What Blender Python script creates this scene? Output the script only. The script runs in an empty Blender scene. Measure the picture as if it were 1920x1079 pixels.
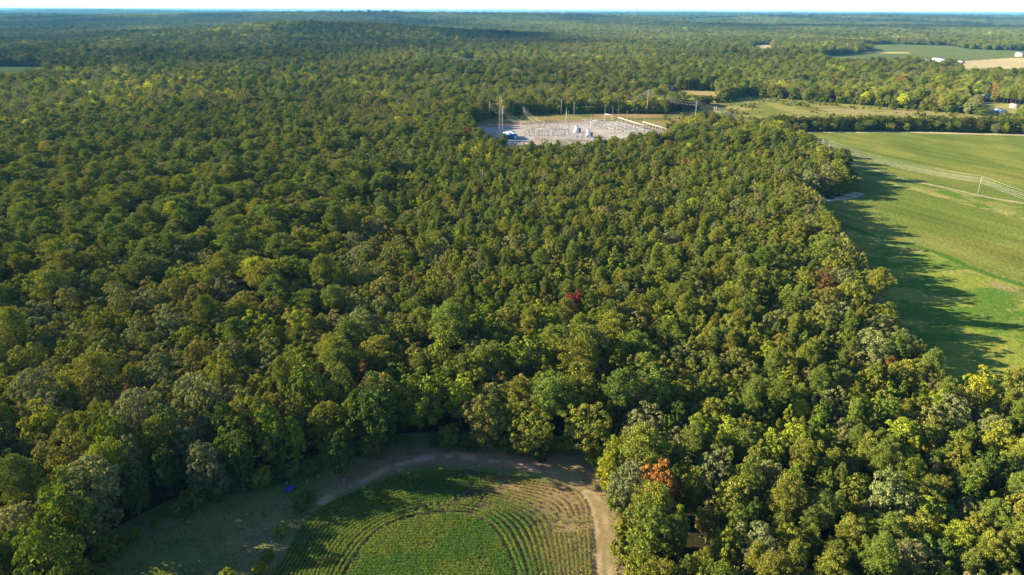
import bpy, math, random
import numpy as np
from mathutils import Vector, Matrix, Euler

# ------------------------------------------------------------------ camera, sky, sun, exposure
S = bpy.context.scene
COL = S.collection
R = math.radians
CAM_H, PITCH, ROLL, FPX = 100.0, 22.05, 0.27, 1280.0
cam_d = bpy.data.cameras.new('drone_camera')
cam = bpy.data.objects.new('drone_camera', cam_d)
COL.objects.link(cam)
cam_d.sensor_width = 36.0
cam_d.lens = 36.0 * FPX / 1920.0
cam_d.clip_start, cam_d.clip_end = 1.0, 90000.0
CAM_R = Euler((R(90 - PITCH), 0, 0)).to_matrix() @ Matrix.Rotation(R(ROLL), 3, 'Z')
cam.matrix_world = Matrix.Translation((0, 0, CAM_H)) @ CAM_R.to_4x4()
S.camera = cam

SUN_AZ, SUN_EL = 8.0, 20.5          # sun stands to the left and a little behind the scene
sun_dir = Vector((-math.cos(R(SUN_AZ)) * math.cos(R(SUN_EL)), math.sin(R(SUN_AZ)) * math.cos(R(SUN_EL)), math.sin(R(SUN_EL))))
world = bpy.data.worlds.new('World')
S.world = world
world.use_nodes = True
wn = world.node_tree
bg = wn.nodes['Background']
sky = wn.nodes.new('ShaderNodeTexSky')
sky.sky_type = 'NISHITA'
sky.sun_disc = False
sky.sun_elevation = R(SUN_EL)
sky.sun_rotation = math.atan2(sun_dir.x, sun_dir.y)
sky.air_density, sky.dust_density, sky.ozone_density = 1.0, 0.0, 3.0
skc = wn.nodes.new('ShaderNodeMix')
skc.data_type, skc.blend_type = 'RGBA', 'MULTIPLY'
skc.inputs[0].default_value = 1.0
wn.links.new(sky.outputs[0], skc.inputs[6])
skc.inputs[7].default_value = (0.86, 0.96, 1.16, 1)
wn.links.new(skc.outputs[2], bg.inputs[0])
bg.inputs[1].default_value = 0.060
sl = bpy.data.lights.new('sun', 'SUN')
sl.energy, sl.angle, sl.color = 5.0, R(0.5), (1.0, 0.865, 0.61)
so = bpy.data.objects.new('sun', sl)
COL.objects.link(so)
so.rotation_euler = sun_dir.to_track_quat('Z', 'Y').to_euler()
so.location = (0, 0, 300)
S.view_settings.view_transform = 'Standard'
S.view_settings.look = 'None'
S.view_settings.exposure = 1.9
S.view_settings.gamma = 1.0
S.view_settings.use_curve_mapping = False
S.cycles.max_bounces = 6
S.cycles.diffuse_bounces = 3
S.cycles.transmission_bounces = 3
S.cycles.volume_bounces = 0
S.cycles.caustics_reflective = False
S.cycles.caustics_refractive = False

rng = np.random.default_rng(7)
random.seed(7)

# ------------------------------------------------------------------ geometry helpers
CR = np.array(CAM_R)


def at(px, py, z=0.0):
    """The point of the place at height z that the surveyed direction (px, py) points to."""
    d = CR @ np.array([(px - 960) / FPX, -(py - 539.5) / FPX, -1.0])
    t = (z - CAM_H) / d[2]
    return np.array([d[0] * t, d[1] * t, z])


def poly(pts):
    return np.array([at(*p)[:2] for p in pts])


def project(P):
    P = np.atleast_2d(P) - np.array([0, 0, CAM_H])
    c = P @ CR
    dep = -c[:, 2]
    dep = np.where(dep < 1, 1, dep)
    return 960 + FPX * c[:, 0] / dep, 539.5 - FPX * c[:, 1] / dep, dep


def inside(x, y, pg):
    r = np.zeros(x.shape, bool)
    n = len(pg)
    for i in range(n):
        x1, y1 = pg[i]
        x2, y2 = pg[(i + 1) % n]
        if y1 == y2:
            continue
        c = ((y1 > y) != (y2 > y)) & (x < (x2 - x1) * (y - y1) / (y2 - y1) + x1)
        r ^= c
    return r


def seg_dist(x, y, pl, closed=False):
    d = np.full(x.shape, 1e9)
    n = len(pl)
    for i in range(n if closed else n - 1):
        a, b = pl[i], pl[(i + 1) % n]
        v = b - a
        L = max((v ** 2).sum(), 1e-9)
        t = np.clip(((x - a[0]) * v[0] + (y - a[1]) * v[1]) / L, 0, 1)
        d = np.minimum(d, np.hypot(x - a[0] - t * v[0], y - a[1] - t * v[1]))
    return d


def _hash(ix, iy, seed):
    h = (ix.astype(np.int64) * 374761393 + iy.astype(np.int64) * 668265263 + seed * 974711) & 0x7fffffff
    h = ((h ^ (h >> 13)) * 1274126177) & 0x7fffffff
    h = (h ^ (h >> 16)) & 0xffff
    return h / 65535.0


def vnoise(x, y, s, seed=0):
    x, y = x / s, y / s
    ix, iy = np.floor(x), np.floor(y)
    fx, fy = x - ix, y - iy
    fx, fy = fx * fx * (3 - 2 * fx), fy * fy * (3 - 2 * fy)
    a, b = _hash(ix, iy, seed), _hash(ix + 1, iy, seed)
    c, d = _hash(ix, iy + 1, seed), _hash(ix + 1, iy + 1, seed)
    return (a * (1 - fx) + b * fx) * (1 - fy) + (c * (1 - fx) + d * fx) * fy


def fbm(x, y, s, seed=0, o=4):
    r, a, t = 0.0, 1.0, 0.0
    for k in range(o):
        r = r + a * vnoise(x, y, s / 2 ** k, seed + 17 * k)
        t += a
        a *= 0.55
    return r / t


def sstep(a, b, v):
    t = np.clip((v - a) / (b - a), 0, 1)
    return t * t * (3 - 2 * t)


def chaikin(p, n=2, closed=False):
    p = np.asarray(p, float)
    for _ in range(n):
        q = []
        m = len(p)
        if not closed:
            q.append(p[0])
        for i in range(m if closed else m - 1):
            a, b = p[i], p[(i + 1) % m]
            q += [a * .75 + b * .25, a * .25 + b * .75]
        if not closed:
            q.append(p[-1])
        p = np.array(q)
    return p


class MB:
    """Collects faces; build() links them as one mesh object."""

    def __init__(s):
        s.v, s.q, s.t, s.n, s.c = [], [], [], 0, []

    def quads(s, V, F):
        V = np.asarray(V, float)
        s.v.append(V)
        s.q.append(np.asarray(F, int) + s.n)
        s.n += len(V)
        return s

    def tris(s, V, F):
        V = np.asarray(V, float)
        s.v.append(V)
        s.t.append(np.asarray(F, int) + s.n)
        s.n += len(V)
        return s

    def box(s, c, size, rz=0.0, top=1.0):
        x, y, z = np.array(size) / 2
        V = np.array([[-x, -y, -z], [x, -y, -z], [x, y, -z], [-x, y, -z], [-x * top, -y * top, z], [x * top, -y * top, z], [x * top, y * top, z], [-x * top, y * top, z]])
        ca, sa = math.cos(rz), math.sin(rz)
        V = V @ np.array([[ca, sa, 0], [-sa, ca, 0], [0, 0, 1]]) + np.array(c, float)
        return s.quads(V, [[0, 3, 2, 1], [4, 5, 6, 7], [0, 1, 5, 4], [1, 2, 6, 5], [2, 3, 7, 6], [3, 0, 4, 7]])

    def tube(s, pts, rad, n=6):
        pts = [np.array(p, float) for p in pts]
        m = len(pts)
        rad = [rad] * m if np.isscalar(rad) else list(rad)
        V = []
        for i, p in enumerate(pts):
            d = pts[min(i + 1, m - 1)] - pts[max(i - 1, 0)]
            d /= np.linalg.norm(d) + 1e-9
            u = np.cross(d, [0, 0, 1.0] if abs(d[2]) < .9 else [1.0, 0, 0])
            u /= np.linalg.norm(u)
            w = np.cross(d, u)
            for k in range(n):
                a = 2 * math.pi * k / n
                V.append(p + rad[i] * (math.cos(a) * u + math.sin(a) * w))
        F = [[i * n + k, i * n + (k + 1) % n, (i + 1) * n + (k + 1) % n, (i + 1) * n + k] for i in range(m - 1) for k in range(n)]
        b = s.n
        s.quads(V, F)
        for base, order in ((0, -1), ((m - 1) * n, 1)):
            idx = list(range(n))[::order]
            s.t.append(np.array([[b + base + idx[0], b + base + idx[j], b + base + idx[j + 1]] for j in range(1, n - 1)]))
        return s

    def build(s, name, mat, parent=None, colours=None, link=True):
        me = bpy.data.meshes.new(name)
        V = np.concatenate(s.v).astype(np.float32)
        q = np.concatenate(s.q) if s.q else np.zeros((0, 4), int)
        t = np.concatenate(s.t) if s.t else np.zeros((0, 3), int)
        me.vertices.add(len(V))
        me.vertices.foreach_set('co', V.ravel())
        me.loops.add(q.size + t.size)
        me.loops.foreach_set('vertex_index', np.concatenate([q.ravel(), t.ravel()]).astype(np.int32))
        me.polygons.add(len(q) + len(t))
        st = np.concatenate([np.arange(len(q)) * 4, q.size + np.arange(len(t)) * 3]).astype(np.int32)
        me.polygons.foreach_set('loop_start', st)
        if colours is not None:
            at_ = me.color_attributes.new('soil', 'FLOAT_COLOR', 'POINT')
            c4 = np.ones((len(V), 4), np.float32)
            c4[:, :3] = colours
            at_.data.foreach_set('color', c4.ravel())
        me.update(calc_edges=True)
        for m in (mat if isinstance(mat, (list, tuple)) else [mat]):
            me.materials.append(m)
        o = bpy.data.objects.new(name, me)
        COL.objects.link(o)
        if parent is not None:
            o.parent = parent
        return o


def tag(o, label=None, cat=None, group=None, kind=None):
    if label: o['label'] = label
    if cat: o['category'] = cat
    if group: o['group'] = group
    if kind: o['kind'] = kind
    return o


def empty(name, loc, label, cat, rz=0.0, group=None):
    o = bpy.data.objects.new(name, None)
    COL.objects.link(o)
    o.location = tuple(float(v) for v in loc)
    o.rotation_euler = (0, 0, rz)
    o.empty_display_size = 1
    return tag(o, label, cat, group)


def copy_tree(root):
    r = root.copy()
    COL.objects.link(r)
    for ch in root.children:
        c = ch.copy()
        COL.objects.link(c)
        c.parent = r
        for g in ch.children:
            d = g.copy()
            COL.objects.link(d)
            d.parent = c
    return r


# ------------------------------------------------------------------ materials
def mat_base(name):
    m = bpy.data.materials.new(name)
    m.use_nodes = True
    nt = m.node_tree
    return m, nt, nt.nodes, nt.links, nt.nodes['Principled BSDF']


def mat_plain(name, col, rough=0.7, metal=0.0, var=0.18, scale=2.0):
    m, nt, N, L, b = mat_base(name)
    tc = N.new('ShaderNodeTexCoord')
    nz = N.new('ShaderNodeTexNoise')
    nz.inputs['Scale'].default_value = scale
    nz.inputs['Detail'].default_value = 4
    L.new(tc.outputs['Object'], nz.inputs['Vector'])
    hv = N.new('ShaderNodeHueSaturation')
    hv.inputs['Color'].default_value = (*col, 1)
    mr = N.new('ShaderNodeMapRange')
    mr.inputs['To Min'].default_value = 1 - var
    mr.inputs['To Max'].default_value = 1 + var
    L.new(nz.outputs[0], mr.inputs[0])
    L.new(mr.outputs[0], hv.inputs['Value'])
    L.new(hv.outputs[0], b.inputs['Base Color'])
    b.inputs['Roughness'].default_value = rough
    b.inputs['Metallic'].default_value = metal
    b.inputs['Specular IOR Level'].default_value = 0.3
    return m


def mat_foliage(name, translucent=0.3):
    m, nt, N, L, b = mat_base(name)
    N.remove(b)
    out = N['Material Output']
    tint = N.new('ShaderNodeAttribute')
    tint.attribute_type = 'INSTANCER'
    tint.attribute_name = 'tint'
    geo = N.new('ShaderNodeNewGeometry')
    tc = N.new('ShaderNodeTexCoord')
    nz = N.new('ShaderNodeTexNoise')
    nz.inputs['Scale'].default_value = 0.45
    nz.inputs['Detail'].default_value = 2
    L.new(tc.outputs['Object'], nz.inputs['Vector'])
    v1 = N.new('ShaderNodeMapRange')
    v1.inputs['To Min'].default_value, v1.inputs['To Max'].default_value = 0.62, 1.38
    L.new(geo.outputs['Random Per Island'], v1.inputs[0])
    h1 = N.new('ShaderNodeMapRange')
    h1.inputs['From Min'].default_value, h1.inputs['From Max'].default_value = 0.3, 0.7
    h1.inputs['To Min'].default_value, h1.inputs['To Max'].default_value = 0.488, 0.512
    L.new(nz.outputs[0], h1.inputs[0])
    hv = N.new('ShaderNodeHueSaturation')
    L.new(tint.outputs['Color'], hv.inputs['Color'])
    L.new(h1.outputs[0], hv.inputs['Hue'])
    L.new(v1.outputs[0], hv.inputs['Value'])
    df = N.new('ShaderNodeBsdfDiffuse')
    tr = N.new('ShaderNodeBsdfTranslucent')
    L.new(hv.outputs[0], df.inputs[0])
    h2 = N.new('ShaderNodeHueSaturation')
    h2.inputs['Hue'].default_value = 0.49
    h2.inputs['Saturation'].default_value = 1.15
    h2.inputs['Value'].default_value = 1.1
    L.new(hv.outputs[0], h2.inputs['Color'])
    L.new(h2.outputs[0], tr.inputs[0])
    mx = N.new('ShaderNodeMixShader')
    mx.inputs[0].default_value = translucent
    L.new(df.outputs[0], mx.inputs[1])
    L.new(tr.outputs[0], mx.inputs[2])
    L.new(mx.outputs[0], out.inputs[0])
    return m


def mat_soil(name, fine=3.0, amp=0.35, bump=0.25, coarse=0.35):
    """Ground whose own colour (grass, sand, earth, stubble) is stored with the mesh, broken up by fine mottling."""
    m, nt, N, L, b = mat_base(name)
    a = N.new('ShaderNodeAttribute')
    a.attribute_name = 'soil'
    tc = N.new('ShaderNodeTexCoord')
    n1 = N.new('ShaderNodeTexNoise')
    n1.inputs['Scale'].default_value = fine
    n1.inputs['Detail'].default_value = 5
    n1.inputs['Roughness'].default_value = 0.7
    n2 = N.new('ShaderNodeTexNoise')
    n2.inputs['Scale'].default_value = coarse
    n2.inputs['Detail'].default_value = 5
    for n in (n1, n2):
        L.new(tc.outputs['Object'], n.inputs['Vector'])
    v = N.new('ShaderNodeMapRange')
    v.inputs['From Min'].default_value, v.inputs['From Max'].default_value = 0.25, 0.75
    v.inputs['To Min'].default_value, v.inputs['To Max'].default_value = 1 - amp, 1 + amp
    L.new(n1.outputs[0], v.inputs[0])
    h = N.new('ShaderNodeMapRange')
    h.inputs['From Min'].default_value, h.inputs['From Max'].default_value = 0.3, 0.7
    h.inputs['To Min'].default_value, h.inputs['To Max'].default_value = 0.485, 0.515
    L.new(n2.outputs[0], h.inputs[0])
    hv = N.new('ShaderNodeHueSaturation')
    L.new(a.outputs['Color'], hv.inputs['Color'])
    L.new(v.outputs[0], hv.inputs['Value'])
    L.new(h.outputs[0], hv.inputs['Hue'])
    L.new(hv.outputs[0], b.inputs['Base Color'])
    bp = N.new('ShaderNodeBump')
    bp.inputs['Strength'].default_value = 1.0
    bp.inputs['Distance'].default_value = bump
    L.new(n1.outputs[0], bp.inputs['Height'])
    L.new(bp.outputs[0], b.inputs['Normal'])
    b.inputs['Roughness'].default_value = 0.95
    b.inputs['Specular IOR Level'].default_value = 0.0
    return m


M_LEAF = mat_foliage('leaves', 0.20)
M_NEEDLE = mat_foliage('needles', 0.16)
M_BARK = mat_plain('bark', (0.11, 0.085, 0.06), 0.9, var=0.35, scale=6)
M_DEAD = mat_plain('dead_wood', (0.42, 0.37, 0.31), 0.9, var=0.25, scale=6)
M_STEEL = mat_plain('galvanised_steel', (0.44, 0.45, 0.45), 0.5, 0.0, 0.12, 3)
M_WOOD = mat_plain('weathered_wood', (0.46, 0.40, 0.33), 0.9, var=0.2, scale=4)
M_RUST = mat_plain('red_oxide_steel', (0.20, 0.055, 0.05), 0.8, var=0.2)
M_LATT = mat_plain('brown_lattice_steel', (0.30, 0.25, 0.21), 0.7, var=0.2)
M_WIRE = mat_plain('aluminium_wire', (0.46, 0.455, 0.44), 0.4, 0.0, 0.05)
M_WHITE = mat_plain('white_paint', (0.78, 0.78, 0.76), 0.6, var=0.06)
M_BLUE = mat_plain('blue_cladding', (0.02, 0.13, 0.26), 0.5, var=0.1)
M_ROOFW = mat_plain('pale_metal_roof', (0.72, 0.78, 0.82), 0.4, var=0.06)
M_ROOFG = mat_plain('grey_shingle_roof', (0.30, 0.31, 0.33), 0.8, var=0.15)
M_ROOFB = mat_plain('blue_metal_roof', (0.10, 0.28, 0.36), 0.5, var=0.1)
M_TAN = mat_plain('tan_siding', (0.55, 0.42, 0.30), 0.8, var=0.1)
M_BRICK = mat_plain('brown_brick', (0.30, 0.17, 0.12), 0.9, var=0.2, scale=8)
M_GLASS = mat_plain('window_glass', (0.04, 0.05, 0.06), 0.1, var=0.05)
M_PORC = mat_plain('porcelain', (0.40, 0.40, 0.42), 0.3, var=0.1)
M_DARK = mat_plain('dark_metal', (0.05, 0.05, 0.055), 0.6, var=0.15)
M_TARP = mat_plain('blue_tarpaulin', (0.010, 0.10, 0.34), 0.45, var=0.2, scale=3)

# ------------------------------------------------------------------ terrain
RIDGES = []   # (x, y, height, half-width across, half-depth)


def ridge(px, D, h, wx, wy):
    RIDGES.append(((px - 960) / FPX * D * 1.0, D, h, wx, wy))


ridge(610, 2450, 40, 330, 250)
ridge(400, 2600, 20, 420, 260)
ridge(830, 2600, 22, 330, 250)
ridge(380, 5200, 40, 1500, 700)
ridge(700, 5600, 40, 900, 700)
ridge(1010, 6000, 48, 1100, 800)
ridge(100, 7000, 28, 1500, 900)
ridge(760, 4300, 12, 900, 500)
ridge(1300, 7600, 34, 2200, 1200)
ridge(1750, 6800, 36, 2200, 1200)
ridge(1500, 12500, 62, 6000, 1700)
ridge(500, 12500, 45, 5000, 1500)
ridge(1250, 18500, 62, 4000, 1800)
ridge(250, 16500, 66, 3000, 1500)


def terrain(x, y):
    x, y = np.asarray(x, float), np.asarray(y, float)
    z = np.zeros(np.broadcast(x, y).shape)
    for cx, cy, h, wx, wy in RIDGES:
        z = z + h * np.exp(-((x - cx) / wx) ** 2 - ((y - cy) / wy) ** 2)
    r = np.hypot(x, y)
    z = z + sstep(2900, 5000, r) * 18 * fbm(x, y, 2600, 5, 3)
    return z * sstep(1250, 2100, r + 0 * y)


# ------------------------------------------------------------------ open ground: outlines (surveyed from the photograph)
CLEAR = poly([(150, 1240), (190, 1079), (250, 1012), (330, 968), (420, 932), (500, 905), (590, 884), (650, 868), (700, 846), (780, 838),
              (860, 840), (960, 848), (1040, 846), (1080, 858), (1105, 880), (1135, 905), (1150, 935), (1158, 980), (1172, 1079), (1190, 1240)])
FIELD = poly([(2250, 716, 12), (1920, 716, 12), (1800, 724, 12), (1755, 712, 7), (1705, 640, 7), (1645, 556, 7), (1592, 472, 7), (1535, 402, 5), (1495, 381, 0),
              (1500, 374), (1560, 373), (1590, 360), (1596, 340, 6), (1580, 305, 7), (1556, 290, 8), (1520, 275, 10), (1488, 260, 8), (1474, 249), (1700, 247.5), (1920, 252.5), (2300, 260)])
HEDGE = poly([(1474, 246.5), (1700, 245.5), (1920, 250.5), (2300, 258), (2300, 252), (1920, 244), (1700, 240), (1540, 240), (1440, 238)])
PAST = poly([(1440, 238), (1540, 240), (1700, 240), (1920, 244), (1900, 226), (1860, 219), (1830, 216), (1720, 206), (1600, 196), (1480, 187), (1400, 180), (1330, 196), (1290, 209),
             (1240, 215), (1262, 262), (1290, 247), (1312, 240), (1345, 236), (1390, 238)])
SUBS = poly([(884, 232), (915, 221), (996, 213.5), (1130, 212.5), (1200, 213), (1250, 214), (1290, 209), (1290, 247), (1262, 262),
             (1252, 254, 11), (1205, 257, 11), (1160, 264, 10.5), (1100, 269, 10.5), (1040, 269, 12.5), (960, 265, 15), (915, 255, 14), (890, 243, 9)])
GRAVEL = poly([(893, 240), (930, 238), (996, 233), (1045, 230.5), (1115, 227), (1160, 229), (1200, 238), (1258, 254), (1275, 262), (1240, 282), (1100, 290), (960, 290), (905, 262)])
FAR1 = poly([(1523, 108), (1616, 101), (1640, 97), (1600, 85), (1671, 83), (1784, 86.5), (1800, 91), (1850, 94), (1920, 96), (1990, 98), (1990, 109), (1880, 110), (1842, 116, 17), (1790, 116, 17), (1752, 112, 19), (1690, 109, 19), (1640, 111, 19), (1560, 109.5, 16)])
FAR2 = poly([(1782, 118), (1850, 113), (1900, 109.5), (1960, 110), (1990, 112), (1990, 133, 18), (1905, 129, 18), (1840, 127, 18), (1815, 127, 18)])
FAR3 = poly([(1408, 86), (1444, 84.5), (1452, 89, 19), (1420, 89.5, 19)])
FAR4 = poly([(1555, 82), (1585, 82), (1588, 84), (1556, 84.5)])
LAWN1 = poly([(1250, 172), (1300, 170), (1342, 173), (1340, 184, 8), (1305, 182, 10), (1262, 176, 12)])
LAWN2 = poly([(1814, 190), (1850, 192), (1920, 199), (2000, 206), (2000, 218, 5), (1905, 215, 5), (1875, 212, 6), (1845, 205, 6), (1822, 198, 6)])
FAR5 = poly([(-80, 126), (20, 126), (85, 127.5), (82, 136, 10), (40, 141, 12), (-80, 148, 12)])
FAR6 = poly([(873, 112), (890, 111.6), (890, 114, 10), (873, 114.5, 10)])
FAR7 = poly([(1300, 109), (1400, 110), (1490, 111), (1492, 114), (1400, 113.2), (1300, 112)])
FAR8 = poly([(1620, 97.5), (1700, 99), (1702, 101), (1640, 101)])
GAP = poly([(1290, 990), (1318, 985), (1350, 1040), (1375, 1110), (1290, 1110), (1282, 1040)])
POWER = poly([(780, 106), (810, 106), (860, 118), (905, 126), (975, 148), (1055, 160), (1130, 178), (1120, 184), (1040, 167), (955, 155), (890, 132), (845, 122)])
FAR10 = poly([(1290, 44), (1380, 43.3), (1392, 44.3), (1300, 45.4, 20)])
FAR11 = poly([(1850, 48), (1960, 47), (1960, 50, 20), (1860, 50.5, 20)])
OPEN = [FAR10, FAR11, CLEAR, FIELD, HEDGE, PAST, SUBS, FAR1, FAR2, FAR3, FAR4, LAWN1, LAWN2, FAR5, FAR6, FAR7, GAP]

# ------------------------------------------------------------------ the ground sheet
FLOOR = np.array([0.030, 0.028, 0.014])  # floor colour kept dark so the gaps between crowns look shaded
CANOPY = np.array([0.030, 0.045, 0.016])
radii = np.concatenate([[0.0], np.geomspace(12, 52000, 210)])
angs = np.radians(np.concatenate([np.arange(-52, 52.01, 0.5), np.arange(56, 308, 4.0)]))
rr, aa = np.meshgrid(radii, angs, indexing='ij')
gx, gy = rr * np.sin(aa), rr * np.cos(aa)
gz = terrain(gx, gy)
gcol = FLOOR[None, None, :] + (CANOPY - FLOOR) * sstep(1500, 5000, rr)[..., None]
gcol = gcol * (0.65 + 0.7 * fbm(gx, gy, 900, 3, 5))[..., None]
nr, na = rr.shape
ii, jj = np.meshgrid(np.arange(nr - 1), np.arange(na), indexing='ij')
F = np.stack([ii * na + jj, ii * na + (jj + 1) % na, (ii + 1) * na + (jj + 1) % na, (ii + 1) * na + jj], -1).reshape(-1, 4)[:, ::-1]
mb = MB().quads(np.stack([gx, gy, gz], -1).reshape(-1, 3), F)
tag(mb.build('ground', mat_soil('forest_floor', 0.8, 0.4, 0.2, 0.01), colours=gcol.reshape(-1, 3)), 'dark leaf-littered forest floor rolling to the horizon', 'ground', kind='structure')


# HAZEMARK
def sheet(name, x0, x1, y0, y1, step, z, colour_fn, mat, label, mask_fn):
    xs, ys = np.arange(x0, x1 + step, step), np.arange(y0, y1 + step, step)
    X, Y = np.meshgrid(xs, ys, indexing='ij')
    nx, ny = X.shape
    C = colour_fn(X, Y)
    k = mask_fn(X, Y)
    i, j = np.meshgrid(np.arange(nx - 1), np.arange(ny - 1), indexing='ij')
    keep = k[:-1, :-1] | k[1:, :-1] | k[1:, 1:] | k[:-1, 1:]
    Fq = np.stack([i * ny + j, (i + 1) * ny + j, (i + 1) * ny + j + 1, i * ny + j + 1], -1)[keep]
    used = np.unique(Fq)
    remap = np.zeros(nx * ny, int)
    remap[used] = np.arange(len(used))
    Z = terrain(X, Y) + z
    P = np.stack([X, Y, Z], -1).reshape(-1, 3)[used]
    m_ = MB().quads(P, remap[Fq])
    o = m_.build(name, mat, colours=C.reshape(-1, 3)[used])
    return tag(o, label, name.split('.')[0].replace('_', ' '), kind='structure')


def mixc(C, col, w):
    return C + (np.array(col) - C) * np.clip(w, 0, 1)[..., None]


# --- clearing with the crop field in it
CROP = chaikin(poly([(395, 1260), (510, 1079), (551, 1012), (581, 964), (615, 945), (663, 923), (744, 891), (800, 884), (862, 882), (935, 888), (994, 900),
                     (1050, 906), (1085, 918), (1103, 945), (1108, 1000), (1109, 1079), (1118, 1260)]), 2)
ARC = chaikin(poly([(600, 945), (666, 911), (709, 889), (753, 871), (804, 858), (862, 857), (928, 864), (983, 873), (1030, 884), (1075, 905)]), 2)
ARCZ = chaikin(poly([(640, 925), (690, 885), (753, 862), (804, 855), (862, 856), (928, 860), (1000, 868), (1050, 872), (1090, 880)]), 2)
TRACK = chaikin(poly([(1105, 925), (1122, 970), (1130, 1010), (1135, 1079), (1150, 1260)]), 2)


def clear_col(x, y):
    wx, wy = x + 2.2 * (fbm(x, y, 7, 41) - .5), y + 2.2 * (fbm(x, y, 7, 43) - .5)
    C = np.empty(x.shape + (3,))
    C[:] = (0.150, 0.172, 0.052)
    n = fbm(x, y, 9, 11)
    C = mixc(C, (0.210, 0.180, 0.075), sstep(.48, .66, n) * .7)
    C = mixc(C, (0.105, 0.165, 0.032), sstep(.5, .7, fbm(x, y, 6, 12)) * .8)
    d = seg_dist(wx, wy, ARCZ)
    C = mixc(C, (0.27, 0.165, 0.090), sstep(5.2, 2.2, d) * .85)
    d = seg_dist(wx, wy, ARC)
    rut = .75 * sstep(1.7, .5, d) * sstep(.36, .58, fbm(x, y, 3.5, 13))
    C = mixc(C, (0.52, 0.295, 0.165), rut)
    C = mixc(C, (0.40, 0.31, 0.24), sstep(.9, .3, d) * sstep(.46, .62, fbm(x, y, 2.5, 14)))
    ctr = at(1110, 905)
    C = mixc(C, (0.23, 0.19, 0.085), sstep(16, 6, np.hypot(wx - ctr[0], wy - ctr[1])) * .85)
    d = seg_dist(wx, wy, TRACK)
    C = mixc(C, (0.225, 0.17, 0.085), sstep(7.0, 3.5, d) * (.45 + .8 * fbm(x, y, 5, 18)))
    C = mixc(C, (0.34, 0.25, 0.14), sstep(.9, .2, np.abs(d - 1.1)) * sstep(.35, .6, fbm(x, y, 4, 15)))
    t2 = at(1112, 1079)
    inn = inside(wx, wy, CROP)
    soil = np.array([0.075, 0.062, 0.032]) * np.ones(C.shape)
    dry = .8 * sstep(13, 4, seg_dist(x, y, poly([(1000, 905), (1085, 925), (1104, 1000), (1108, 1200)])))
    soil = mixc(soil, (0.24, 0.17, 0.09), dry)
    C = np.where(inn[..., None], soil, C)
    return C


cl0, cl1 = CLEAR.min(0) - 12, CLEAR.max(0) + 8
M_SOIL = mat_soil('clearing_soil', 2.2, 0.38, 0.10, 0.4)
sheet('clearing', cl0[0], cl1[0], max(cl0[1], 60), cl1[1], 0.4, 0.02, clear_col, M_SOIL, 'grassy clearing with a curved bare earth track around the crop', lambda x, y: inside(x, y, CLEAR) | (seg_dist(x, y, CLEAR, True) < 6))

# --- the big field at the forest's edge
PATH = chaikin(poly([(1478, 252), (1520, 268), (1556, 292), (1600, 308), (1648, 321), (1695, 337), (1758, 349), (1830, 366), (1920, 382), (2100, 412), (2300, 440)]), 2)
VERGE0 = chaikin(poly([(1592, 320), (1640, 338), (1685, 349), (1760, 368), (1850, 393), (1920, 411), (2100, 455), (2300, 500)]), 2)
EDGE2 = chaikin(poly([(1500, 384), (1531, 398), (1565, 412), (1600, 426), (1632, 440), (1679, 454), (1742, 465), (1799, 488), (1852, 510), (1920, 533), (2080, 585), (2250, 640)]), 2)
SANDS = chaikin(poly([(1491, 377), (1520, 379), (1555, 376), (1585, 369), (1603, 364)]), 2)
TOPLINE = poly([(1474, 248.5), (1700, 248.3), (1920, 253.5), (2300, 261)])


def side_of(x, y, pl):
    """How far (m) a point lies beyond the polyline, counted positive away from the camera."""
    d = seg_dist(x, y, pl)
    yy = np.interp(x, pl[:, 0], pl[:, 1]) if pl[0, 0] < pl[-1, 0] else np.interp(x, pl[::-1, 0], pl[::-1, 1])
    return np.where(y > yy, d, -d)


CROPG, CROPY = (0.124, 0.156, 0.030), (0.178, 0.190, 0.042)


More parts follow.
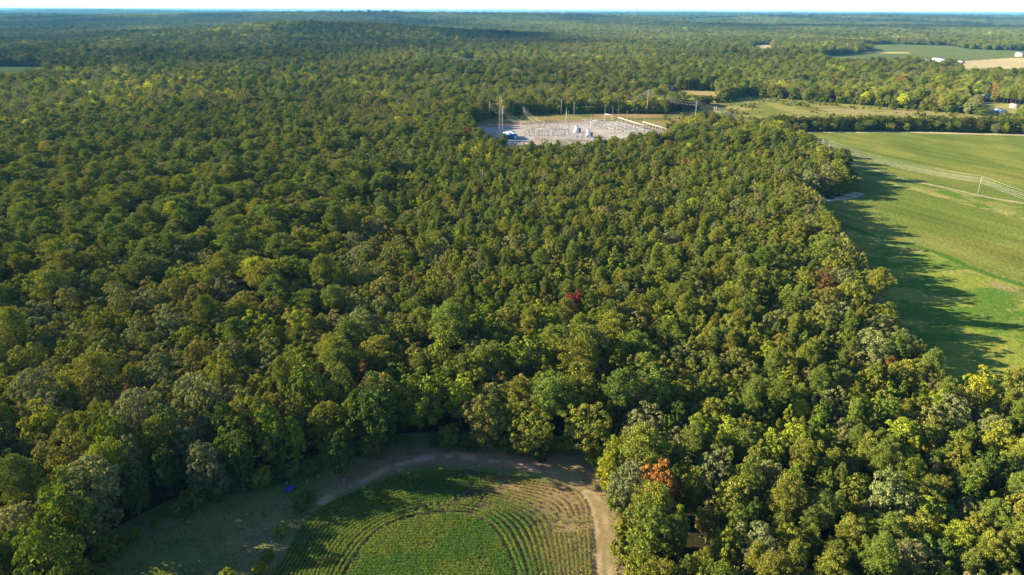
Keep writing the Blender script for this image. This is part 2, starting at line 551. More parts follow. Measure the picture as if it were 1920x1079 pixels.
def field_col(x, y):
    wx, wy = x + 3 * (fbm(x, y, 14, 51) - .5), y + 3 * (fbm(x, y, 14, 53) - .5)
    C = np.empty(x.shape + (3,))
    C[:] = CROPG
    n = fbm(x * 1.0, y * .6, 30, 21)
    a_, b_ = at(1600, 308)[:2], at(1920, 382)[:2]
    e_ = (b_ - a_) / np.hypot(*(b_ - a_))
    uu, vv = x * e_[0] + y * e_[1], -x * e_[1] + y * e_[0]
    C = mixc(C, CROPY, sstep(.4, .66, n))
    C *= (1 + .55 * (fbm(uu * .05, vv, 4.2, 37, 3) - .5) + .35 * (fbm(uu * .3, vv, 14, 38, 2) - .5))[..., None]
    dp = seg_dist(wx, wy, PATH)
    sp = side_of(wx, wy, PATH)
    sv = side_of(wx, wy, VERGE0)
    se = side_of(wx, wy, EDGE2)
    band = (sp < 3) & (sv > -2)
    verge = mixc(np.ones(C.shape) * np.array([0.100, 0.155, 0.026]), (0.21, 0.21, 0.055), sstep(.46, .64, fbm(x, y, 10, 22)))
    C = np.where(band[..., None], verge, C)
    C = mixc(C, (0.27, 0.25, 0.075), sstep(6, 1, np.abs(sv - 2)) * sstep(.40, .6, fbm(x, y, 12, 23)))
    C = mixc(C, (0.36, 0.29, 0.165), sstep(2.3, 1.0, dp) * sstep(.25, .45, fbm(x, y, 6, 24)))
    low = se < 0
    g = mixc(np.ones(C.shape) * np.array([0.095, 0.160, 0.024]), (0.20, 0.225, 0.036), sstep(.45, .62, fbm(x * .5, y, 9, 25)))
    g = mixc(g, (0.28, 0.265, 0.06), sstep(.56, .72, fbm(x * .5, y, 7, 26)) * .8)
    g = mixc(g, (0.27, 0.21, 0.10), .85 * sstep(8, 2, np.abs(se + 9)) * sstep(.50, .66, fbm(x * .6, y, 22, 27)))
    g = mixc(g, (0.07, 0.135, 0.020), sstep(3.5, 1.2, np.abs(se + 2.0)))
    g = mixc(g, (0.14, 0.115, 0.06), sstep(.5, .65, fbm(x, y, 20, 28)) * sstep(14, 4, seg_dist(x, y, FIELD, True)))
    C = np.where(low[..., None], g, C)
    C = mixc(C, (0.60, 0.50, 0.38), .75 * sstep(3.6, 1.2, seg_dist(wx, wy, SANDS) - 2.5 * sstep(60, 0, np.hypot(x - SANDS[-1][0], y - SANDS[-1][1])) ) * sstep(.3, .5, fbm(x, y, 5, 29)))
    C = mixc(C, (0.46, 0.38, 0.22), sstep(5, 2, seg_dist(wx, wy, TOPLINE)))
    return C


fl0, fl1 = FIELD.min(0) - 8, FIELD.max(0) + 8
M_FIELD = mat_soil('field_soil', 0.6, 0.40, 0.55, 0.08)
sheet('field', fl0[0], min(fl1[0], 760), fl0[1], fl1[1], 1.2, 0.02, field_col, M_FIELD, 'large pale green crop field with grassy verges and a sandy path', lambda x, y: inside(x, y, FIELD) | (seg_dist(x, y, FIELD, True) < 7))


def past_col(x, y):
    C = np.empty(x.shape + (3,))
    C[:] = (0.235, 0.215, 0.062)
    n = fbm(x, y * .7, 22, 31)
    C = mixc(C, (0.145, 0.155, 0.038), sstep(.46, .62, n))
    C = mixc(C, (0.27, 0.225, 0.095), sstep(.56, .7, fbm(x * .6, y, 30, 32)))
    return C


ps0, ps1 = PAST.min(0) - 6, PAST.max(0) + 6
sheet('pasture', ps0[0], ps1[0], ps0[1], ps1[1], 2.5, 0.02, past_col, mat_soil('pasture_soil', 0.7, 0.45, 0.3, 0.08), 'rough tan and green pasture dotted with scrub', lambda x, y: inside(x, y, PAST) | (seg_dist(x, y, PAST, True) < 6))


def subs_col(x, y):
    wx, wy = x + 5 * (fbm(x, y, 20, 61) - .5), y + 5 * (fbm(x, y, 20, 63) - .5)
    C = np.empty(x.shape + (3,))
    C[:] = (0.20, 0.165, 0.055)
    C = mixc(C, (0.11, 0.115, 0.035), sstep(.48, .62, fbm(x, y, 25, 33)))
    C = mixc(C, (0.26, 0.16, 0.08), sstep(.55, .68, fbm(x * .5, y, 30, 34)) * .8)
    e = seg_dist(x, y, GRAVEL, True)
    C = mixc(C, (0.20, 0.12, 0.07), sstep(9, 3, e) * ~inside(x, y, GRAVEL))
    g = mixc(np.ones(C.shape) * np.array([0.36, 0.325, 0.285]), (0.28, 0.235, 0.18), sstep(.4, .65, fbm(x, y, 26, 35)))
    return np.where(inside(wx, wy, GRAVEL)[..., None], g, C)


sb0, sb1 = SUBS.min(0) - 6, SUBS.max(0) + 6
sheet('substation_ground', sb0[0], sb1[0], sb0[1], sb1[1], 1.5, 0.04, subs_col, mat_soil('gravel_and_grass', 1.0, 0.16, 0.08, 0.05), 'pale gravel yard of the substation with grass around it', lambda x, y: inside(x, y, SUBS) | (seg_dist(x, y, SUBS, True) < 5))


def plain_col(c1, c2, s, seed):
    def f(x, y):
        return mixc(np.ones(x.shape + (3,)) * np.array(c1), c2, sstep(.35, .65, fbm(x, y * .6, s, seed)))
    return f


M_FAR = mat_soil('far_field_soil', 0.15, 0.16, 0.2, 0.01)
for k, (pg, st, c1, c2, lab) in enumerate([
        (FAR1, 16, (0.10, 0.135, 0.04), (0.13, 0.15, 0.05), 'wide pale green field far off between belts of trees'),
        (FAR2, 12, (0.46, 0.37, 0.19), (0.40, 0.33, 0.17), 'straw coloured stubble field beyond the trees'),
        (FAR3, 12, (0.50, 0.40, 0.19), (0.42, 0.35, 0.17), 'small straw coloured field beside distant houses'),
        (FAR4, 10, (0.46, 0.36, 0.20), (0.40, 0.30, 0.15), 'thin tan strip of bare field far off'),
        (LAWN1, 5, (0.34, 0.25, 0.10), (0.26, 0.21, 0.075), 'tan lawn in front of the white house'),
        (LAWN2, 5, (0.29, 0.26, 0.075), (0.20, 0.20, 0.055), 'yellow green lawn around small outbuildings'),
        (FAR5, 12, (0.045, 0.075, 0.026), (0.055, 0.088, 0.030), 'young green plantation in a square opening of the forest'),
        (FAR6, 8, (0.36, 0.30, 0.14), (0.30, 0.26, 0.12), 'small tan opening beside the distant power line'),
        (FAR7, 10, (0.09, 0.13, 0.045), (0.11, 0.14, 0.05), 'narrow green field strip in front of distant trees'),
        (FAR8, 10, (0.42, 0.36, 0.13), (0.36, 0.33, 0.12), 'yellow strip crossing the far green field'),
        (FAR10, 60, (0.06, 0.085, 0.03), (0.08, 0.10, 0.035), 'thin pale green field far off in the haze'),
        (FAR11, 60, (0.08, 0.09, 0.035), (0.10, 0.10, 0.04), 'thin straw green field far off under the horizon')]):
    a0, a1 = pg.min(0) - st, pg.max(0) + st
    sheet('field', a0[0], a1[0], a0[1], a1[1], st, 0.10 + 0.05 * k + (1.5 if k >= 10 else 0), plain_col(c1, c2, 90, 71 + k), M_FAR, lab, lambda x, y, pg=pg: inside(x, y, pg))

# ------------------------------------------------------------------ trees: crown and trunk shapes
def leaves_on(mb, cen, rad, n, size, up=0.25, jit=0.7, lo=0.72, asp=0.75, tree_c=None):
    """n small leaf sprays over each of the puffs (cen, rad): quads that mostly face outwards."""
    cen, rad = np.repeat(cen, n, 0), np.repeat(rad, n, 0)
    m = len(cen)
    d = rng.normal(size=(m, 3))
    d /= np.linalg.norm(d, axis=1, keepdims=True)
    if tree_c is not None:
        o = cen - tree_c
        o /= np.linalg.norm(o, axis=1, keepdims=True) + 1e-6
        d = d + 0.75 * o
    d[:, 2] += up
    d /= np.linalg.norm(d, axis=1, keepdims=True)
    p = cen + d * rad * rng.uniform(lo, 1.06, (m, 1))
    nn = d + jit * rng.normal(size=(m, 3))
    nn /= np.linalg.norm(nn, axis=1, keepdims=True)
    u = np.cross(nn, rng.normal(size=(m, 3)))
    u /= np.linalg.norm(u, axis=1, keepdims=True)
    w = np.cross(nn, u)
    s = size * rng.uniform(.55, 1.3, (m, 1)) / 2
    V = np.stack([p - u * s - w * s * asp * .5, p + u * s * .3 - w * s * asp, p + u * s + w * s * asp * .5, p - u * s * .3 + w * s * asp], 1).reshape(-1, 3)
    mb.quads(V, np.arange(m * 4).reshape(-1, 4))


def sphere_pts(n, jitter=.25):
    k = np.arange(n) + .5
    ph = np.arccos(1 - 2 * k / n)
    th = math.pi * (1 + 5 ** .5) * k + rng.uniform(0, 6.28)
    d = np.stack([np.cos(th) * np.sin(ph), np.sin(th) * np.sin(ph), np.cos(ph)], 1) + rng.normal(size=(n, 3)) * jitter
    return d / np.linalg.norm(d, axis=1, keepdims=True)


def trunk_mesh(name, H, r0, limbs, lean=0.0, mat=None):
    mb = MB()
    k = 5
    pts = [(lean * (i / k) ** 2 * H + rng.normal() * .08 * (i > 0), rng.normal() * .08 * (i > 0), H * i / k) for i in range(k + 1)]
    mb.tube(pts, [r0 * (1.25 if i == 0 else 1) * (1 - .8 * i / k) for i in range(k + 1)], 7)
    for (z0, tip, r) in limbs:
        b = np.array([lean * (z0 / H) ** 2 * H, 0, z0])
        tip = np.array(tip)
        mid = (b + tip) / 2 + np.array([0, 0, .12 * np.linalg.norm(tip - b)])
        mb.tube([b, mid, tip], [r, r * .65, r * .2], 5)
    return mb


def proto_broad(W, H, zb, lobes, lobe_r, puffs, puff_r, leaves, leaf, gap=.08, jit=.6, asp=.75):
    """Broadleaf: limbs carry lobes, each lobe is covered with puffs, each puff with leaf sprays."""
    zc = (zb + H) / 2
    c0 = np.array([0, 0, zc])
    D = sphere_pts(lobes, .22)
    L = c0 + D * np.array([W / 2 - lobe_r * .85, W / 2 - lobe_r * .85, (H - zb) / 2 - lobe_r * .8]) * rng.uniform(.75, 1.08, (lobes, 1))
    LR = lobe_r * rng.uniform(.72, 1.2, lobes)
    P, PR = [], []
    for c, r in zip(L, LR):
        q = c + sphere_pts(puffs, .2) * r * rng.uniform(.78, 1.05, (puffs, 1))
        keep = rng.random(puffs) > gap
        for k in range(puffs):
            if keep[k] and np.all((np.linalg.norm(q[k] - L, axis=1) > LR * .72)):
                P.append(q[k])
                PR.append(puff_r * rng.uniform(.65, 1.25) * np.array([1, 1, .85]))
    P, PR = np.array(P), np.array(PR)
    mb = MB()
    leaves_on(mb, P, PR, leaves, leaf, .25, jit, .72, asp, c0)
    leaves_on(mb, L, np.outer(LR, [1, 1, 1]) * .8, 70, leaf * 1.7, .1, 1.0, .3)
    limbs = [(zb * .6 + (H - zb) * .15 * rng.uniform(0, 1.6), l * np.array([.8, .8, .92]), .16 * W / 10) for l in L]
    return mb, limbs


def proto_pine(W, H, zb, leaf, n_leaf, dens=1.0, tip=.5):
    """Loblolly pine: whorls of upswept flattened tufts, rounded top, gaps between the whorls."""
    P, PR, limbs = [], [], []
    f1, f2 = rng.uniform(0, 6.28, 2)
    z = zb
    while z < H - .4:
        t = (z - zb) / (H - zb)
        prof = (min(1, .62 + 1.3 * t) if t < .3 else math.cos((t - .3) / .7 * math.pi / 2) ** .6)
        r = W / 2 * max(prof, .12) * rng.uniform(.8, 1.1)
        n = max(2, int(round((3.2 + 4.2 * r / 2.5) * dens)))
        a0 = rng.uniform(0, 6.28)
        for k in range(n):
            a = a0 + 6.28 * k / n + rng.normal() * .25
            q = r * rng.uniform(.5, 1.05) * (1 + .26 * math.cos(a - f1) + .16 * math.cos(2 * a - f2 + .35 * z))
            s = rng.uniform(.62, 1.05) * (.55 + .35 * W / 6)
            c = np.array([q * math.cos(a), q * math.sin(a), z + .22 * q + rng.normal() * .2])
            P.append(c)
            PR.append(np.array([s, s, s * .62]))
            if rng.random() < .35:
                limbs.append((z - .3, c, .05))
            if r > 1.6:
                P.append(c * np.array([.5, .5, 1]) + np.array([rng.normal() * .3, rng.normal() * .3, rng.normal() * .2 - .1 * q]))
                PR.append(np.array([s, s, s * .6]))
        z += rng.uniform(.55, .95)
    P.append(np.array([0, 0, H - .2]))
    PR.append(np.array([tip, tip, tip * 1.2]))
    mb = MB()
    leaves_on(mb, np.array(P), np.array(PR), n_leaf, leaf, .45, .95, .45, .5)
    return mb, limbs[:26]


def proto_cone(W, H, zb, leaf, n):
    """Slim young tree: an ovoid spire of small puffs."""
    P, PR = [], []
    k = int(46 * W / 4)
    for d in sphere_pts(k, .15):
        t = (d[2] + 1) / 2
        r = W / 2 * (math.sin(math.pi * min(1, t * .85 + .16)) ** .8)
        a = math.atan2(d[1], d[0])
        P.append([r * math.cos(a) * rng.uniform(.75, 1.05), r * math.sin(a) * rng.uniform(.75, 1.05), zb + (H - zb) * t])
        PR.append(np.array([.62, .62, .7]) * rng.uniform(.7, 1.25) * W / 4)
    mb = MB()
    leaves_on(mb, np.array(P), np.array(PR), n, leaf, .35, .75, .6, .7, np.array([0, 0, (zb + H) / 2]))
    leaves_on(mb, np.array([[0, 0, (zb + H) / 2]]), np.array([[W * .33, W * .33, (H - zb) * .42]]), 260, leaf * 1.6, 0, 1, .4)
    return mb, [(zb + 1, (W * .3, 0, zb + 4), .06), (zb + 2, (-W * .2, W * .2, zb + 5), .06)]


PROTO = {}    # kind -> list of (crown mesh, trunk mesh, width)
PSPEC = [
    ('oak', 12.0, 15.5, lambda: proto_broad(12, 15.5, 1.6, 11, 3.1, 22, 1.0, 105, .36, .06), .34),
    ('oak', 11.0, 14.5, lambda: proto_broad(11, 14.5, 1.4, 9, 3.2, 24, .9, 100, .34, .08), .32),
    ('oak', 12.0, 14.0, lambda: proto_broad(12, 14.0, 1.8, 13, 2.7, 18, .95, 105, .35, .10), .33),
    ('broadleaf', 8.5, 15.5, lambda: proto_broad(8.5, 15.5, 2.2, 9, 2.2, 15, .85, 92, .35, .16, .8), .24),
    ('broadleaf', 7.5, 14.5, lambda: proto_broad(7.5, 14.5, 2.0, 8, 2.0, 14, .8, 95, .34, .14, .8), .22),
    ('broadleaf', 8.0, 16.5, lambda: proto_broad(8.0, 16.5, 2.6, 10, 1.9, 13, .85, 92, .35, .18, .85), .24),
    ('pine', 8.4, 16.5, lambda: proto_pine(8.4, 16.5, 7.6, .34, 66), .22),
    ('pine', 7.6, 15.5, lambda: proto_pine(7.6, 15.5, 6.6, .33, 66, 1.05), .2),
    ('pine', 9.6, 17.5, lambda: proto_pine(9.6, 17.5, 9.0, .36, 68, .95), .25),
    ('pine', 6.2, 15.0, lambda: proto_pine(6.2, 15.0, 6.0, .32, 70, 1.1), .18),
    ('young', 4.4, 13.5, lambda: proto_cone(4.4, 13.5, 2.0, .31, 100), .13),
    ('young', 3.6, 12.5, lambda: proto_cone(3.6, 12.5, 1.5, .30, 95), .11),
    ('young', 5.0, 14.0, lambda: proto_broad(5.0, 14.0, 2.0, 7, 1.45, 10, .66, 90, .31, .12, .8), .14),
    ('shrub', 3.6, 3.4, lambda: proto_broad(3.6, 3.4, .1, 5, 1.0, 9, .5, 44, .32, .1, .8), .06),
    ('shrub', 4.4, 4.6, lambda: proto_broad(4.4, 4.6, .1, 6, 1.2, 10, .55, 46, .34, .12, .8), .07),
]
SPEC_NAME = {'oak': 'oak_tree', 'broadleaf': 'broadleaf_tree', 'pine': 'pine_tree', 'young': 'young_tree', 'shrub': 'shrub'}
protos = []
for i, (kind, W, H, fn, r0) in enumerate(PSPEC):
    mbc, limbs = fn()
    mbt = trunk_mesh('trunk', H * (.9 if kind != 'shrub' else .5), r0, limbs, rng.normal() * .01)
    protos.append(dict(kind=kind, W=W, H=H, crown=mbc, trunk=mbt, root=None))
    PROTO.setdefault(kind, []).append(i)

TINTS = {
    'greyoak': (0.192, 0.202, 0.068), 'oak': (0.202, 0.195, 0.043), 'cream': (0.34, 0.285, 0.130), 'silver': (0.165, 0.182, 0.070),
    'olive': (0.195, 0.207, 0.031), 'green': (0.140, 0.176, 0.026), 'dark': (0.072, 0.109, 0.022), 'pine': (0.149, 0.181, 0.033),
    'yellowgreen': (0.299, 0.304, 0.026), 'yellow': (0.300, 0.285, 0.048), 'rust': (0.34, 0.165, 0.042), 'brown': (0.17, 0.095, 0.032),
    'pink': (0.22, 0.12, 0.065), 'tan': (0.225, 0.198, 0.070), 'lime': (0.234, 0.274, 0.029), 'red': (0.21, 0.062, 0.036), 'orange': (0.494, 0.231, 0.039),
}

# trees picked out by hand: where the crown's middle is surveyed (px, py), kind, crown width in survey px, colour, label, and a short name used to describe neighbours
KEYS = [
    (1237, 925, 'broadleaf', 66, 'rust', 'rust-orange dying tree at the corner of the crop track', 'the rust-orange tree'),
    (1182, 912, 'oak', 84, 'silver', 'big silver-green oak leaning over the sandy track bend', 'the silver-green oak'),
    (1222, 1000, 'broadleaf', 100, 'green', 'vine-hung bright green tree in front of the rust-orange tree', 'the vine-hung green tree'),
    (390, 885, 'oak', 78, 'silver', 'pale willow-grey tree alone at the edge of the shaded grass', 'the willow-grey tree'),
    (396, 820, 'oak', 56, 'greyoak', 'olive-grey oak directly behind the willow-grey tree', None),
    (450, 868, 'broadleaf', 54, 'dark', 'dark green tree beside the willow-grey tree at the grass edge', None),
    (160, 945, 'oak', 136, 'greyoak', 'giant grey-olive oak with cream highlights at the grass corner', 'the giant grey oak'),
    (192, 888, 'pine', 74, 'lime', 'yellow-green pine rising behind the giant grey oak', 'the yellow-green pine'),
    (88, 955, 'pine', 34, 'yellowgreen', 'narrow yellowish pine squeezed beside the giant grey oak', None),
    (295, 830, 'pine', 58, 'olive', 'sunlit olive pine between the pink maple and the willow-grey tree', 'the sunlit olive pine'),
    (263, 865, 'young', 34, 'lime', 'small bright lime tree below the sunlit olive pine', None),
    (245, 778, 'young', 32, 'pink', 'small pink-red maple among olive pines', 'the pink maple'),
    (188, 792, 'pine', 40, 'olive', 'slim olive pine beside the pink maple', None),
    (72, 822, 'broadleaf', 66, 'yellowgreen', 'wide yellow-green tree deep in the shaded oaks', 'the wide yellow-green tree'),
    (85, 870, 'oak', 58, 'greyoak', 'grey-olive oak in front of the wide yellow-green tree', None),
    (28, 915, 'oak', 84, 'greyoak', 'broad grey oak cut by the frame beside the narrow yellowish pine', None),
    (20, 1000, 'oak', 84, 'oak', 'dark olive oak lowest at the shaded corner of the forest', None),
    (18, 842, 'oak', 62, 'greyoak', 'grey oak cut by the frame beside the wide yellow-green tree', None),
    (102, 785, 'oak', 86, 'greyoak', 'pale grey-olive spreading oak behind the wide yellow-green tree', 'the spreading pale oak'),
    (312, 885, 'broadleaf', 54, 'dark', 'dark green tree in front of the sunlit olive pine', None),
    (252, 925, 'broadleaf', 56, 'dark', 'dark green tree between the giant grey oak and shaded grass', None),
    (483, 742, 'broadleaf', 46, 'yellow', 'bright yellow-green tree glowing among dark oaks', 'the glowing yellow tree'),
    (510, 697, 'oak', 62, 'greyoak', 'pale grey-olive oak behind the glowing yellow tree', 'the pale grey-olive oak'),
    (588, 712, 'oak', 64, 'oak', 'grey-green oak with spotted crown before the olive umbrella pine', None),
    (608, 745, 'oak', 50, 'greyoak', 'small pale oak just below the spotted grey-green oak', None),
    (515, 782, 'oak', 64, 'oak', 'tall olive oak in front of the glowing yellow tree', None),
    (608, 800, 'oak', 76, 'olive', 'bright olive oak overhanging the start of the curved track', 'the bright olive oak'),
    (622, 672, 'pine', 76, 'olive', 'broad olive umbrella pine', 'the umbrella pine'),
    (686, 722, 'broadleaf', 56, 'brown', 'rust-brown tree with orange top in a dark hollow', 'the rust-brown tree'),
    (705, 785, 'broadleaf', 92, 'dark', 'very dark green tree in front of the rust-brown tree', None),
    (785, 758, 'oak', 100, 'green', 'large green oak standing above the crest of the curved track', 'the large green oak'),
    (832, 722, 'broadleaf', 60, 'green', 'mid green tree behind the large green oak', None),
    (767, 672, 'oak', 58, 'tan', 'grey-tan speckled oak behind the big dark green trees', 'the grey-tan oak'),
    (795, 690, 'oak', 46, 'greyoak', 'small speckled oak touching the grey-tan oak', None),
    (890, 672, 'oak', 72, 'greyoak', 'tan-olive oak standing alone over dark gaps', 'the tan-olive oak'),
    (905, 785, 'oak', 78, 'oak', 'olive oak next to the tall twin oaks at the earth track', None),
    (895, 725, 'broadleaf', 58, 'olive', 'dark olive tree behind the olive oak at the earth track', None),
    (565, 622, 'broadleaf', 58, 'yellowgreen', 'yellow-green tree showing pale forked limbs', 'the pale-limbed tree'),
    (650, 634, 'pine', 64, 'pine', 'olive pine behind the umbrella pine', None),
    (640, 855, 'broadleaf', 46, 'dark', 'low dark green tree where the curved track begins', None),
    (978, 742, 'oak', 56, 'cream', 'cream-topped oak with almost white crown', 'the cream-topped oak'),
    (1000, 800, 'oak', 84, 'olive', 'tall rounded olive oak in front of the cream-topped oak', 'the tall rounded oak'),
    (1104, 802, 'oak', 92, 'olive', 'round olive oak beside the dark bay of the track', 'the round bay oak'),
    (1200, 802, 'oak', 88, 'greyoak', 'rounded grey-green oak beside the round bay oak', 'the grey-green bay oak'),
    (1078, 735, 'broadleaf', 72, 'olive', 'wide olive tree behind the round bay oak', None),
    (1124, 705, 'oak', 46, 'tan', 'small tan-topped oak behind the round bay oak', None),
    (1170, 718, 'broadleaf', 50, 'green', 'mid green tree behind the grey-green bay oak', None),
    (995, 677, 'broadleaf', 80, 'green', 'broad bright green tree behind the cream-topped oak', 'the broad green tree'),
    (1280, 758, 'broadleaf', 62, 'olive', 'tall pale olive tree beyond the grey-green bay oak', 'the tall pale olive tree'),
    (1165, 672, 'pine', 36, 'yellowgreen', 'small yellow-olive pine with a round head', 'the round-headed pine'),
    (1262, 845, 'oak', 62, 'greyoak', 'grey-olive oak behind the rust-orange tree', None),
    (1305, 815, 'broadleaf', 56, 'lime', 'bright yellow-green tree behind the grey-olive oak', None),
    (1362, 825, 'broadleaf', 72, 'lime', 'wide lime-green tree with many leaf clusters', 'the wide lime tree'),
    (1145, 850, 'broadleaf', 40, 'lime', 'lime-green bushy tree in the bend behind the stubble', None),
    (1140, 880, 'broadleaf', 40, 'yellowgreen', 'yellowish bushy tree at the bend of the sandy track', None),
    (1330, 975, 'oak', 54, 'oak', 'dark olive tree beside the black gap in the trees', 'the gap-side tree'),
    (1365, 940, 'broadleaf', 70, 'olive', 'olive-yellow tree behind the gap-side tree', None),
    (1450, 945, 'pine', 38, 'olive', 'tall narrow olive pine in front of the feathery light green tree', 'the tall narrow pine'),
    (1400, 905, 'young', 32, 'olive', 'slim olive tree behind the tall narrow pine', None),
    (1446, 862, 'broadleaf', 58, 'lime', 'tall feathery light green tree', 'the feathery green tree'),
    (1425, 1035, 'broadleaf', 88, 'silver', 'grey-green poplar with pale bare twigs', 'the grey-green poplar'),
    (1364, 1035, 'broadleaf', 60, 'olive', 'olive tree between the grey-green poplar and the black gap', None),
    (1297, 1066, 'young', 24, 'lime', 'small bright green conical tree standing in the black gap', None),
    (1200, 1072, 'broadleaf', 62, 'olive', 'olive tree beside the sandy track at the bottom edge', None),
    (1649, 622, 'oak', 64, 'greyoak', 'grey-olive oak at the grass edge behind the yellow edge tree', 'the grassy-edge oak'),
    (1687, 650, 'oak', 58, 'greyoak', 'grey-olive oak over the grass in front of the grassy-edge oak', None),
    (1665, 668, 'broadleaf', 38, 'yellow', 'yellow tree just inside the edge of the shaded meadow', 'the yellow edge tree'),
    (1730, 702, 'oak', 52, 'oak', 'olive oak at the meadow edge beside the orange corner tree', None),
    (1671, 702, 'broadleaf', 40, 'brown', 'dark grey-brown tree in front of the yellow edge tree', None),
    (1738, 738, 'broadleaf', 36, 'tan', 'tan-orange ragged tree beside the orange corner tree', None),
    (1785, 753, 'broadleaf', 34, 'orange', 'orange tree at the near corner of the meadow', 'the orange corner tree'),
    (1845, 738, 'broadleaf', 60, 'yellowgreen', 'golden-tipped tree beyond the orange corner tree', 'the golden-tipped tree'),
    (1905, 728, 'broadleaf', 54, 'olive', 'olive tree cut by the frame beside the golden-tipped tree', None),
    (1866, 790, 'oak', 46, 'tan', 'pinkish-tan fading oak near the corner of the shaded meadow', 'the pinkish-tan oak'),
    (1900, 765, 'oak', 58, 'greyoak', 'grey oak behind the pinkish-tan oak', None),
    (1693, 830, 'broadleaf', 72, 'lime', 'big light green tree with loose clusters', 'the loose light green tree'),
    (1580, 828, 'oak', 62, 'greyoak', 'tan-grey oak with speckled crown among bright pines', 'the speckled oak'),
    (1541, 296, 'broadleaf', 36, 'yellow', 'bright yellow tree on top of the dark clump by the sandy field path', None),
    (1499, 312, 'broadleaf', 24, 'orange', 'small orange-tinged tree inside the dark clump by the field', None),
    (1068, 581, 'young', 36, 'red', 'dead brick-red tree standing in green forest', 'the brick-red dead tree'),
    (1845, 890, 'broadleaf', 66, 'dark', 'dark green tree in a shaded hollow', 'the hollow\'s dark tree'),
    (1700, 900, 'pine', 60, 'lime', 'wide light green pine with layered crown', 'the layered light pine'),
    (1590, 1000, 'pine', 62, 'olive', 'wide olive pine close to the bottom edge', 'the wide olive pine'),
    (1790, 1010, 'pine', 58, 'lime', 'bright olive pine among dense crowns', 'the bright olive pine'),
]

key_trees = []
for (px, py, kind, wpx, tint, label, short) in KEYS:
    pi = PROTO[kind][int(rng.integers(len(PROTO[kind])))]
    p = protos[pi]
    zc = {'oak': 8.5, 'broadleaf': 9.0, 'pine': 13.0, 'young': 8.0, 'shrub': 1.8}[kind]
    for _ in range(2):
        q = at(px, py, zc)
        dep = project(q)[2][0]
        W = wpx * dep / FPX
        s = W / p['W']
        sz = min(max(.55 * s + .45, .62), 1.3) if kind != 'pine' else min(max(.4 * s + .6, .8), 1.15)
        zc = p['H'] * sz * (.68 if kind == 'pine' else .56)
    q = at(px, py, zc)
    key_trees.append(dict(x=q[0], y=q[1], p=pi, s=s, sz=sz, rz=rng.uniform(0, 6.28), tint=np.array(TINTS[tint]), label=label, short=short, r=W / 2, kind=kind, cname=tint, key=True))


# ------------------------------------------------------------------ the forest's mix of kinds and colours
SMALL = []


def forest_mix(x, y):
    """Proto index, tint for every point, from slow changes of stand type over the land, with haze lightness painted in far off."""
    n = len(x)
    d = np.hypot(x, y)
    px, py, _ = project(np.stack([x, y, np.full(n, 10.0)], 1))
    A = fbm(x, y, 120, 101, 3)
    B = fbm(x, y, 90, 102, 3)
    Cn = fbm(x, y, 420, 103, 3)
    u = rng.random(n)
    right = np.maximum(sstep(640, 860, px) * sstep(650, 570, py), sstep(1180, 1300, px)) * (d < 520)
    p_oak = .15 + .75 * sstep(.5, .66, A) * (1 - .6 * right) + .15 * (d > 420) * sstep(.45, .6, Cn)
    rim = (d < 520) & (seg_dist(x, y, FIELD[2:17]) < 15) & (y > 160)
    right = np.where(rim, 0, right)
    p_oak = np.where(right > .5, p_oak * .25, p_oak)
    p_oak = np.where(rim, .72, p_oak)
    SMALL[:] = [right]
    p_pine = (1 - p_oak) * (.62 - .25 * right - .15 * (d < 190) + .15 * sstep(.5, .65, B))
    p_young = (1 - p_oak - p_pine) * (.35 + .35 * right)
    kind = np.where(u < p_oak, 0, np.where(u < p_oak + p_pine, 2, np.where(u < p_oak + p_pine + p_young, 3, 1)))
    pi = np.empty(n, int)
    for k, nm in enumerate(('oak', 'broadleaf', 'pine', 'young')):
        m = kind == k
        pi[m] = np.array(PROTO[nm])[rng.integers(0, len(PROTO[nm]), m.sum())]
    T = np.empty((n, 3))
    cn = np.empty(n, object)
    pal = {0: [('greyoak', .30), ('oak', .42), ('olive', .26), ('tan', .02)], 1: [('green', .38), ('olive', .3), ('lime', .2), ('dark', .12)],
           2: [('pine', .52), ('olive', .38), ('green', .1)], 3: [('olive', .42), ('lime', .2), ('green', .34), ('tan', .04)]}
    for k in range(4):
        idx = np.where(kind == k)[0]
        names = [a for a, _ in pal[k]]
        pr = np.array([b for _, b in pal[k]])
        c = rng.choice(len(names), len(idx), p=pr / pr.sum())
        for j, nm in enumerate(names):
            T[idx[c == j]] = TINTS[nm]
            cn[idx[c == j]] = nm
    # patches of turning colour: yellow stands over the left middle distance, single red or brown trees
    far = sstep(330, 520, d)
    yel = (fbm(x, y * .55, 190, 105, 4) > .53) & (rng.random(n) < .46 * far * sstep(5200, 1800, d) * np.where(px < 900, 1.0, .45)) & (kind != 2)
    yel |= (rng.random(n) < .004)
    T[yel] = np.array(TINTS['yellowgreen']) * (.85 + .6 * rng.random((yel.sum(), 1)))
    cn[yel] = 'yellowgreen'
    red = rng.random(n) < .0005 + .007 * far * (fbm(x, y, 200, 107) > .55)
    T[red] = np.array(TINTS['brown']) * (.8 + .6 * rng.random((red.sum(), 1)))
    cn[red] = 'brown'
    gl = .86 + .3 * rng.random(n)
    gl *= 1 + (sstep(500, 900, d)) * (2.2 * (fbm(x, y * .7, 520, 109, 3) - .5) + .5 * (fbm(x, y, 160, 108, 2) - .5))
    gl *= 1 - .20 * sstep(480, 800, d) + .14 * sstep(1300, 3000, d)  # toned down with distance, then lightened again to paint haze into the crowns
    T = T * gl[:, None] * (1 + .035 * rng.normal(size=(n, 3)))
    return pi, T, cn


